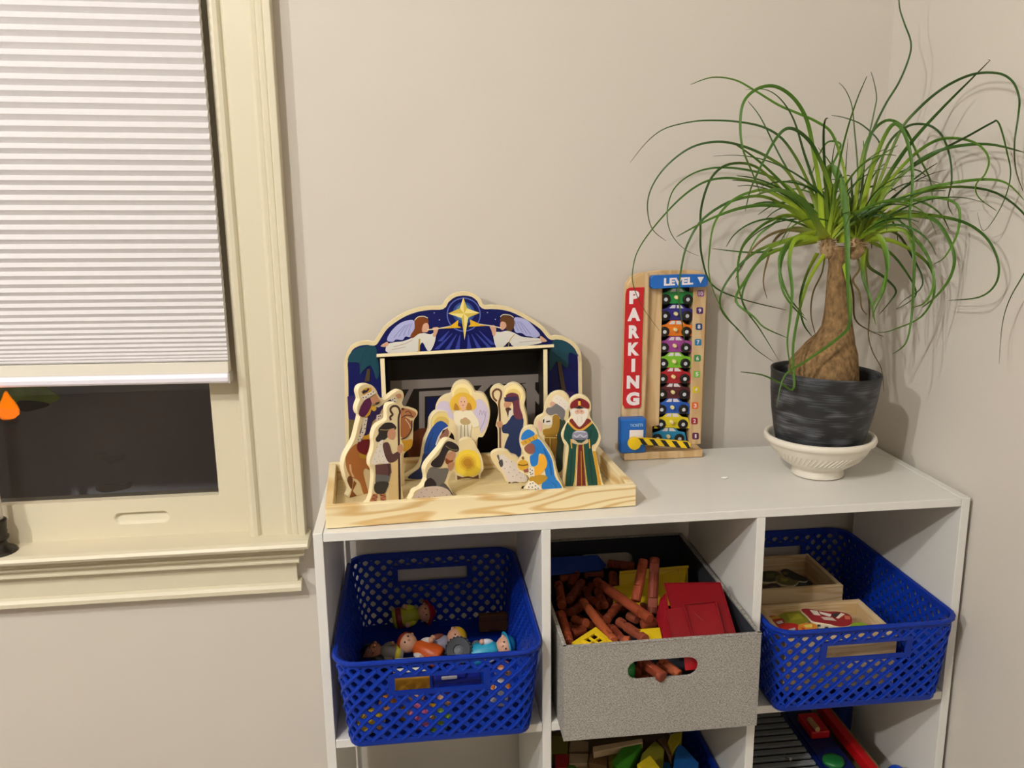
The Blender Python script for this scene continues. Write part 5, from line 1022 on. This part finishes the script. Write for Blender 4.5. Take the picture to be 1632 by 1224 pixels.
# yellow block behind the handle, blue and white plane-like toy, brown case, wheel
def boxthing(name, label, cat, a, b_, m, bev=.002, parts=(), group=None):
    a, b_ = Vector(a), Vector(b_); r = thing(name, label, cat, ((a.x+b_.x)/2, (a.y+b_.y)/2, a.z), group); q = MB(); q.box(a, b_, m); q.build('body', r, bevel=bev); 
    for nm, pa, pb, pm in parts: q = MB(); q.box(pa, pb, pm); q.build(nm, r, bevel=bev*.4)
    return r
ya, yb2 = onY(627, 1103, .004), onY(685, 1080, .004)
boxthing('toy_block', 'yellow-brown toy bed block right behind the handle slot of the left basket', 'toy', (ya.x, .004, ya.z-.002), (yb2.x, .030, yb2.z+.001), M('c08a22', .45), .002, [('mattress', (ya.x+.003, .006, yb2.z+.001), (yb2.x-.003, .028, yb2.z+.0035), M('d8d2c0', .6))])
xa, xb = onY(690, 1095, .008), onY(768, 1075, .008)
boxthing('toy_car', 'dark blue toy vehicle with white stripe behind the handle slot of the left basket', 'toy car', (xa.x, .008, xa.z-.012), (xb.x, .038, xb.z-.006), M('14248a', .35), .004, [('cabin', (xa.x+.02, .012, xb.z-.006), (xb.x-.022, .034, xb.z+.003), M('1a2c9c', .35)), ('white_fin', (xa.x+.012, .0075, xb.z-.004), (xa.x+.034, .010, xb.z+.001), M('e6e4ea', .4))])
c1, c2 = E3(1205, 355, -.290), E3(1460, 345, -.290); ct = onY(*Ez(1460, 225), c2.y).z
boxthing('toy_case', 'small brown toy suitcase with a handle standing at the back right of the left basket', 'toy case', (c1.x, c1.y, -.2965), (c2.x, c1.y+.012, ct), M('6a4218', .5), .002, [('handle', (c1.x+.016, c1.y-.003, -.2965+.004), (c2.x-.016, c1.y-.0002, -.2965+.008), M('54320f', .5)), ('lid_seam', (c1.x-.0002, c1.y-.0004, ct-.010), (c2.x+.0002, c1.y-.0001, ct-.009), M('4a2c10', .5))])
wc = E3(1020, 545, -.268)
r = thing('rubber_ring', 'dark grey rubber toy tyre with treads lying beside the yellow-haired figure', 'toy tyre', wc); WMt = M('3a3c40', .7); Rm = (Vector((-.15, -.75, .65))).to_track_quat('Z', 'Y').to_matrix()
q = MB(); q.lathe([(.008, -.007), (.0185, -.007), (.0200, -.005), (.0200, .005), (.0185, .007), (.008, .007), (.008, -.007)], wc, WMt, 32, Rm); q.build('tread_ring', r, smooth=False)
for k in range(22):
    t = 2*math.pi*k/22; d = Rm @ Vector((math.cos(t), math.sin(t), 0)); e = Rm @ Vector((-math.sin(t), math.cos(t), 0)); zc_ = Rm @ Vector((0, 0, 1)); p = wc+d*.0198
    q = MB(); q.prism([p-e*.0016-zc_*.006, p+e*.0016-zc_*.006, p+e*.0016+zc_*.006, p-e*.0016+zc_*.006], d*.0016, WMt); q.build('tread', r)
q = MB(); q.lathe([(0, -.004), (.0078, -.004), (.0078, .004), (.003, .005), (0, .005)], wc, M('55575c', .5), 20, Rm); q.build('hub', r)
dc = E3(1180, 500, -.276)
r = thing('toy_bell', 'small grey dome on a dark base, between the wheel and the turquoise-capped figure', 'toy', dc+Vector((0, 0, -.02))); q = MB(); q.ball(dc, (.0085, .0085, .0085), M('8a9098', .35, .5, 0, 40, 0, 200, .3), n=16); q.build('dome', r, smooth=True); q = MB(); q.box(dc+Vector((-.014, -.01, -.020)), dc+Vector((.016, .012, -.004)), M('22242a', .5)); q.build('base', r, bevel=.003)
wp = E3(540, 610, -.258); boxthing('toy_plank', 'white toy panel in front of the orange-haired girl', 'toy', wp+Vector((-.016, -.004, -.006)), wp+Vector((.014, .004, -.002)), M('d8d4cc', .5), .001)

# ------------------------------------------------------------------ wooden boxes and puzzle pieces in the right basket
BW = wood('box_pine', 'c9a878', 'd9bf94', (6, 8, 70), 5, .5, .1, .6)
def wbox(label, x0, x1, y0, y1, z0, z1, t=.0075):
    r = thing('wooden_box', label, 'box', ((x0+x1)/2, (y0+y1)/2, z0), 'open wooden boxes in the right basket')
    for nm, a, b_ in (('front_board', (x0, y0, z0), (x1, y0+t, z1)), ('back_board', (x0, y1-t, z0), (x1, y1, z1)), ('side_board', (x0, y0+t, z0), (x0+t, y1-t, z1)), ('side_board', (x1-t, y0+t, z0), (x1, y1-t, z1)), ('box_bottom', (x0+t, y0+t, z0), (x1-t, y1-t, z0+.003))):
        q = MB(); q.box(a, b_, BW); q.build(nm, r, bevel=.0008)
wbox('open pale wooden box of puzzle pieces at the front of the right basket', .655, .826, .006, .118, -.2865, -.206)
wbox('open pale wooden box of dark puzzle pieces at the back of the right basket', .655, .8165, .152, .281, -.2860, -.1985)
for (x0, y0, x1, y1) in ((.66, .155, .80, .275), (.66, .01, .80, .112)):
    pass
Fz = zm(1200, 860, 7.418)
def piece(label, pts, z, base, cols, group, tilt=0.0):
    v = [(p.x, p.y) for p in smooth([(x, y, 0) for x, y in pts], True, 4)]; cxx = sum(p[0] for p in v)/len(v); cyy = sum(p[1] for p in v)/len(v)
    def P(x, y, h): return onZ(*Fz(x, y), z+tilt*(cyy-y)/100) + Vector((0, 0, h))
    r = thing('puzzle_piece', label, 'puzzle piece', P(cxx, cyy, 0), group)
    q = MB(); q.prism([P(x, y, 0) for x, y in v], (0, 0, -.0035), M('d8c8a0', .5), M('e6d8b4', .5), M(base, .45)); q.build('piece_board', r)
    q = MB()
    for i, (h, l) in enumerate(cols): q.face([P(x, y, .0002+.0001*i) for x, y in l], M(h, .45))
    if cols: q.build('printed_picture', r)
    return r
gF, gB = 'puzzle pieces in the front wooden box', 'puzzle pieces in the back wooden box'
piece('large red and white wavy puzzle piece on top in the front wooden box', [(570, 830), (640, 815), (760, 835), (880, 850), (1000, 850), (1100, 870), (1160, 910), (1170, 985), (1120, 1020), (1020, 1028), (900, 1000), (780, 980), (700, 960), (640, 900)], -.2115, '8e2428', [('dcd0c0', [(670, 832), (760, 842), (800, 900), (720, 890)]), ('e0d6c8', [(780, 850), (930, 885), (910, 915), (800, 880)]), ('c9b8a4', [(800, 915), (940, 925), (990, 965), (840, 950)]), ('3a3434', [(930, 880), (1030, 865), (1010, 915), (940, 920)]), ('dcc8b0', [(1040, 870), (1090, 885), (1010, 940), (980, 930)]), ('c86a4a', [(1080, 900), (1150, 910), (1150, 950), (1090, 945)])], gF, .004)
piece('yellow-green puzzle piece at the back of the front wooden box', [(300, 900), (420, 850), (540, 850), (640, 880), (660, 960), (560, 1000), (420, 1000), (330, 960)], -.2165, '8a8c1e', [('a8a42a', [(400, 880), (540, 870), (600, 930), (440, 960)])], gF)
piece('red puzzle piece with white spot at the left of the front wooden box', [(110, 930), (230, 900), (330, 920), (380, 980), (330, 1040), (220, 1040), (120, 1010)], -.2145, 'a8281c', [('d0c8c0', [(270, 975), (340, 955), (360, 985), (300, 1000)]), ('c89a2a', [(180, 920), (300, 905), (330, 930), (220, 950)])], gF)
piece('bright red puzzle piece with grey spot touching the front rim', [(310, 1010), (420, 985), (520, 1000), (580, 1050), (520, 1100), (380, 1110), (300, 1070)], -.2125, 'b8241c', [('c8c4c0', [(420, 1060), (500, 1040), (500, 1090), (430, 1090)])], gF)
piece('orange and yellow puzzle piece in front of the wavy red one', [(540, 1010), (640, 985), (740, 1000), (760, 1050), (680, 1090), (560, 1080)], -.2110, 'd8882a', [('e8d060', [(600, 1010), (700, 1000), (700, 1040), (620, 1040)]), ('c03a20', [(560, 1040), (620, 1045), (600, 1070)])], gF)
piece('white and black checked puzzle piece under the wavy red one', [(740, 990), (860, 1000), (960, 1030), (920, 1080), (780, 1080), (720, 1040)], -.2160, 'ddd2bc', [('3a342c', [(760, 1005), (800, 1005), (800, 1030), (760, 1030)]), ('3a342c', [(850, 1030), (890, 1030), (890, 1060), (850, 1060)])], gF)
piece('lime green puzzle piece at the right end of the front wooden box', [(1150, 1000), (1220, 980), (1320, 985), (1350, 1030), (1250, 1060), (1160, 1050)], -.2165, '8aa82a', [], gF)
piece('dark green puzzle piece with pale edge in the back wooden box', [(60, 400), (180, 370), (290, 380), (330, 440), (270, 490), (150, 500), (70, 470)], -.2220, '34361c', [('55582a', [(150, 400), (250, 400), (260, 450), (170, 460)])], gB)
piece('black puzzle piece with long straight edge in the back wooden box', [(330, 370), (400, 345), (520, 400), (640, 460), (620, 495), (500, 480), (380, 440)], -.2195, '22221e', [('6a6030', [(300+60, 385), (420, 390), (400, 420), (350, 410)])], gB, .003)
piece('olive and yellow puzzle piece in the middle of the back wooden box', [(270, 430), (360, 420), (470, 470), (540, 490), (470, 540), (350, 530), (280, 490)], -.2200, '66602a', [('948c3a', [(330, 450), (420, 470), (400, 500), (330, 490)])], gB)
piece('dark navy puzzle piece at the right of the back wooden box', [(480, 520), (560, 490), (670, 490), (710, 530), (640, 570), (520, 575)], -.2235, '1e2430', [('3a4454', [(560, 510), (640, 510), (630, 545), (560, 545)])], gB)
piece('brown puzzle piece with curved pale border at the front of the back wooden box', [(120, 570), (200, 520), (280, 525), (350, 580), (300, 610), (170, 615)], -.2205, '3a2a20', [('5a4430', [(190, 560), (270, 550), (290, 590), (200, 595)])], gB)

# ------------------------------------------------------------------ blocks in the lower middle basket
Cz = zm(870, 1130, 5.628)
gK = 'coloured wooden blocks in the lower basket'
def block(label, pts, z, h, down=.024, dz=0):
    P = [onZ(*Cz(x, y), z+dz*(k/len(pts))) for k, (x, y) in enumerate(pts)]; c = sum(P, Vector())/len(P)
    q = MB(); q.prism([p-c for p in P], (0, .001, -down), M(h, .5, .35, .06, 60)); o = q.build('toy_block', bevel=.0012); o.location = c
    return tag(o, label, 'toy block', gK)
block('dark olive square block in the left corner of the lower basket', [(40, 395), (190, 395), (200, 250), (60, 235)], -.470, '7c7422')
block('pale tan block under the left corner of the grey bin', [(205, 380), (382, 375), (382, 290), (220, 270)], -.478, 'b39a72')
block('red block at the left end of the lower basket', [(85, 525), (190, 525), (205, 400), (78, 405)], -.470, 'a01c1c')
block('pale tan square block beside the red block', [(205, 490), (375, 485), (385, 400), (210, 398)], -.472, 'b8a07c')
block('brown block right of the pale tan square block', [(380, 480), (548, 515), (556, 395), (400, 392)], -.468, '8a6a44')
block('long pale plank block lying across the heap', [(428, 388), (870, 300), (862, 262), (420, 335)], -.448, 'cbb28a', .012)
block('bright green slanted block in the middle of the heap', [(592, 470), (690, 560), (745, 540), (870, 292), (690, 330)], -.450, '3f8a1e')
block('olive gold pointed block behind the bright yellow one', [(822, 560), (1045, 560), (1062, 360), (980, 278), (862, 400)], -.458, '8a8224')
block('bright yellow block at the front of the heap', [(818, 492), (900, 570), (1060, 570), (935, 412)], -.440, 'e6cc24')
block('dark brown arched block behind the olive block', [(1000, 275), (1125, 440), (1152, 400), (1062, 238)], -.462, '6e5032')
block('brown block at the back beside the yellow slab', [(870, 275), (985, 280), (1060, 240), (880, 240)], -.470, '5e4430')
block('yellow slab standing beside the blue triangle', [(1092, 295), (1132, 392), (1205, 292), (1224, 200), (1120, 220)], -.456, 'c0b024')
block('blue triangular block at the right of the heap', [(1168, 308), (1138, 560), (1352, 560), (1372, 482), (1232, 330)], -.458, '1a62b0')
block('small blue block at the foot of the olive block', [(1040, 560), (1130, 560), (1120, 480), (1060, 470)], -.476, '1c6aa0')
block('small red block tip in front of the green block', [(590, 560), (655, 560), (640, 500), (605, 488)], -.462, 'b0241e')
block('small green block between the red and tan blocks', [(170, 560), (280, 560), (265, 505), (200, 500)], -.474, '4a7a22')
block('yellow block behind the green slanted block', [(560, 470), (600, 480), (640, 380), (545, 385)], -.474, 'a89a26')
block('flat tan block in front of the brown block', [(270, 560), (420, 560), (420, 505), (275, 500)], -.478, 'b09470')
q = MB(); q.box((.352, .0, -.598), (.56, .27, -.500), M('6a5434', .7)); o = q.build('block_heap', bevel=.004); tag(o, 'lower layer of wooden blocks under the visible heap', 'toy block', None, 'stuff')

# ------------------------------------------------------------------ toys in the lower right cube
Dz = zm(1190, 1110, 6.044)
rk = thing('slatted_rack', 'dark grey slatted toy rack at the left of the lower right cube', 'rack', (.69, .13, 2*PZ+.0005)); DG = M('6c7072', .45, .5); DG2 = M('0f1011', .6)
xl, xr, yf, yb3, zr = .628, .752, .02, .232, -.462
q = MB(); q.box((xl, yf, zr-.024), (xr, yb3, zr-.016), DG2); q.build('tray_plate', rk, bevel=.001)
nsl = 13
for k in range(nsl):
    y = yf+.004+(yb3-yf-.012)*k/(nsl-1); q = MB(); q.box((xl+.002, y, zr-.004), (xr-.002, y+.0098, zr), DG); q.build('slat', rk, bevel=.0008)
for sx in (xl, xr-.008):
    for sy in (yf, yb3-.008): q = MB(); q.box((sx, sy, 2*PZ+.0006), (sx+.008, sy+.008, zr-.024), DG2); q.build('leg', rk)
for sx in (xl, xr-.005): q = MB(); q.box((sx, yf, zr-.016), (sx+.005, yb3, zr-.004), DG2); q.build('side_rail', rk)
q = MB(); a = onZ(*Dz(395, 590), zr+.002); q.lathe([(0, -.012), (.0025, -.012), (.0025, .012), (0, .013)], a, M('8a8c8c', .3, .5, 0, 40, 0, 200, .6), 12, Matrix.Rotation(math.radians(65), 3, 'X')); q.build('handle_peg', rk)
RD = M('b81218', .4, .45); DB = M('081f68', .42, .45)
tb2 = thing('toy_bin', 'dark blue plastic toy tub in the lower right cube behind the red bar', 'toy', (.80, .17, 2*PZ+.0005))
q = MB(); q.box((.766, .06, 2*PZ+.0008), (.822, .25, -.480), DB); q.build('tub', tb2, bevel=.006, seg=3)
q = MB(); q.box((.770, .064, -.480), (.818, .246, -.476), M('071752', .5)); q.build('tub_lid', tb2, bevel=.002)
rb_ = thing('toy_block', 'red toy block with a tan wooden peg on the blue tub', 'toy block', (.787, .19, -.4755)); a = onZ(*Dz(490, 165), -.46); b_ = onZ(*Dz(690, 330), -.46)
q = MB(); q.box((.7795, b_.y, -.4755), (.812, b_.y+.055, -.462), RD); q.build('block_body', rb_, bevel=.002)
p1, p2 = onZ(*Dz(605, 225), -.458), onZ(*Dz(685, 325), -.456); d = p2-p1; q = MB(); q.lathe([(0, 0), (.0042, 0), (.0046, .001), (.0046, d.length-.001), (.004, d.length), (0, d.length)], p1+Vector((0, 0, .001)), M('b08a5c', .55), 16, d.to_track_quat('Z', 'Y').to_matrix()); q.build('wooden_peg', rb_, label='tan wooden peg')
ba = thing('toy_rail', 'long red plastic toy bar running front to back in the lower right cube', 'toy', (.845, .12, 2*PZ+.0005))
q = MB(); q.box((.8285, .035, -.482), (.8425, .235, -.462), RD); q.build('bar', ba, bevel=.002)
for y in (.05, .215): q = MB(); q.box((.831, y, 2*PZ+.0006), (.840, y+.010, -.482), RD); q.build('bar_leg', ba, bevel=.001)
q = MB(); q.box((.8440, .03, 2*PZ+.0006), (.8515, .24, -.470), M('8a7648', .6, .3, .1, 30)); tag(q.build('wooden_board', bevel=.001), 'thin wooden board standing right of the red toy bar', 'board')
gd = onZ(*Dz(835, 625), -.4733); q = MB(); q.lathe([(0, -.0025), (.0165, -.0025), (.0175, 0), (.0165, .004), (.010, .006), (0, .006)], gd, M('14642c', .45), 28); tag(q.build('toy_disc', smooth=True), 'green round toy disc on the dark blue tub', 'toy')
q = MB(); q.lathe([(0, 0), (.017, 0), (.0175, .002), (.021, .146), (.0225, .148), (.0225, .152), (.020, .152), (.018, .02), (0, .02)], (.874, .236, 2*PZ+.0005), DB, 28); tag(q.build('toy_cup', smooth=True), 'dark blue cup at the back of the lower right cube behind the red bar', 'cup')
ml_ = thing('toy_mallet', 'bright blue toy knob on a stick at the right of the lower right cube', 'toy', (.873, .05, 2*PZ+.0005))
q = MB(); q.lathe([(0, 0), (.0055, 0), (.0055, .118), (0, .118)], (.873, .05, 2*PZ+.0005), M('b08a5c', .55), 14); q.build('stick', ml_, smooth=True)
q = MB(); q.ball((.873, .05, 2*PZ+.129), .0150, M('1546b8', .35, .5), n=24); q.build('knob', ml_, smooth=True)
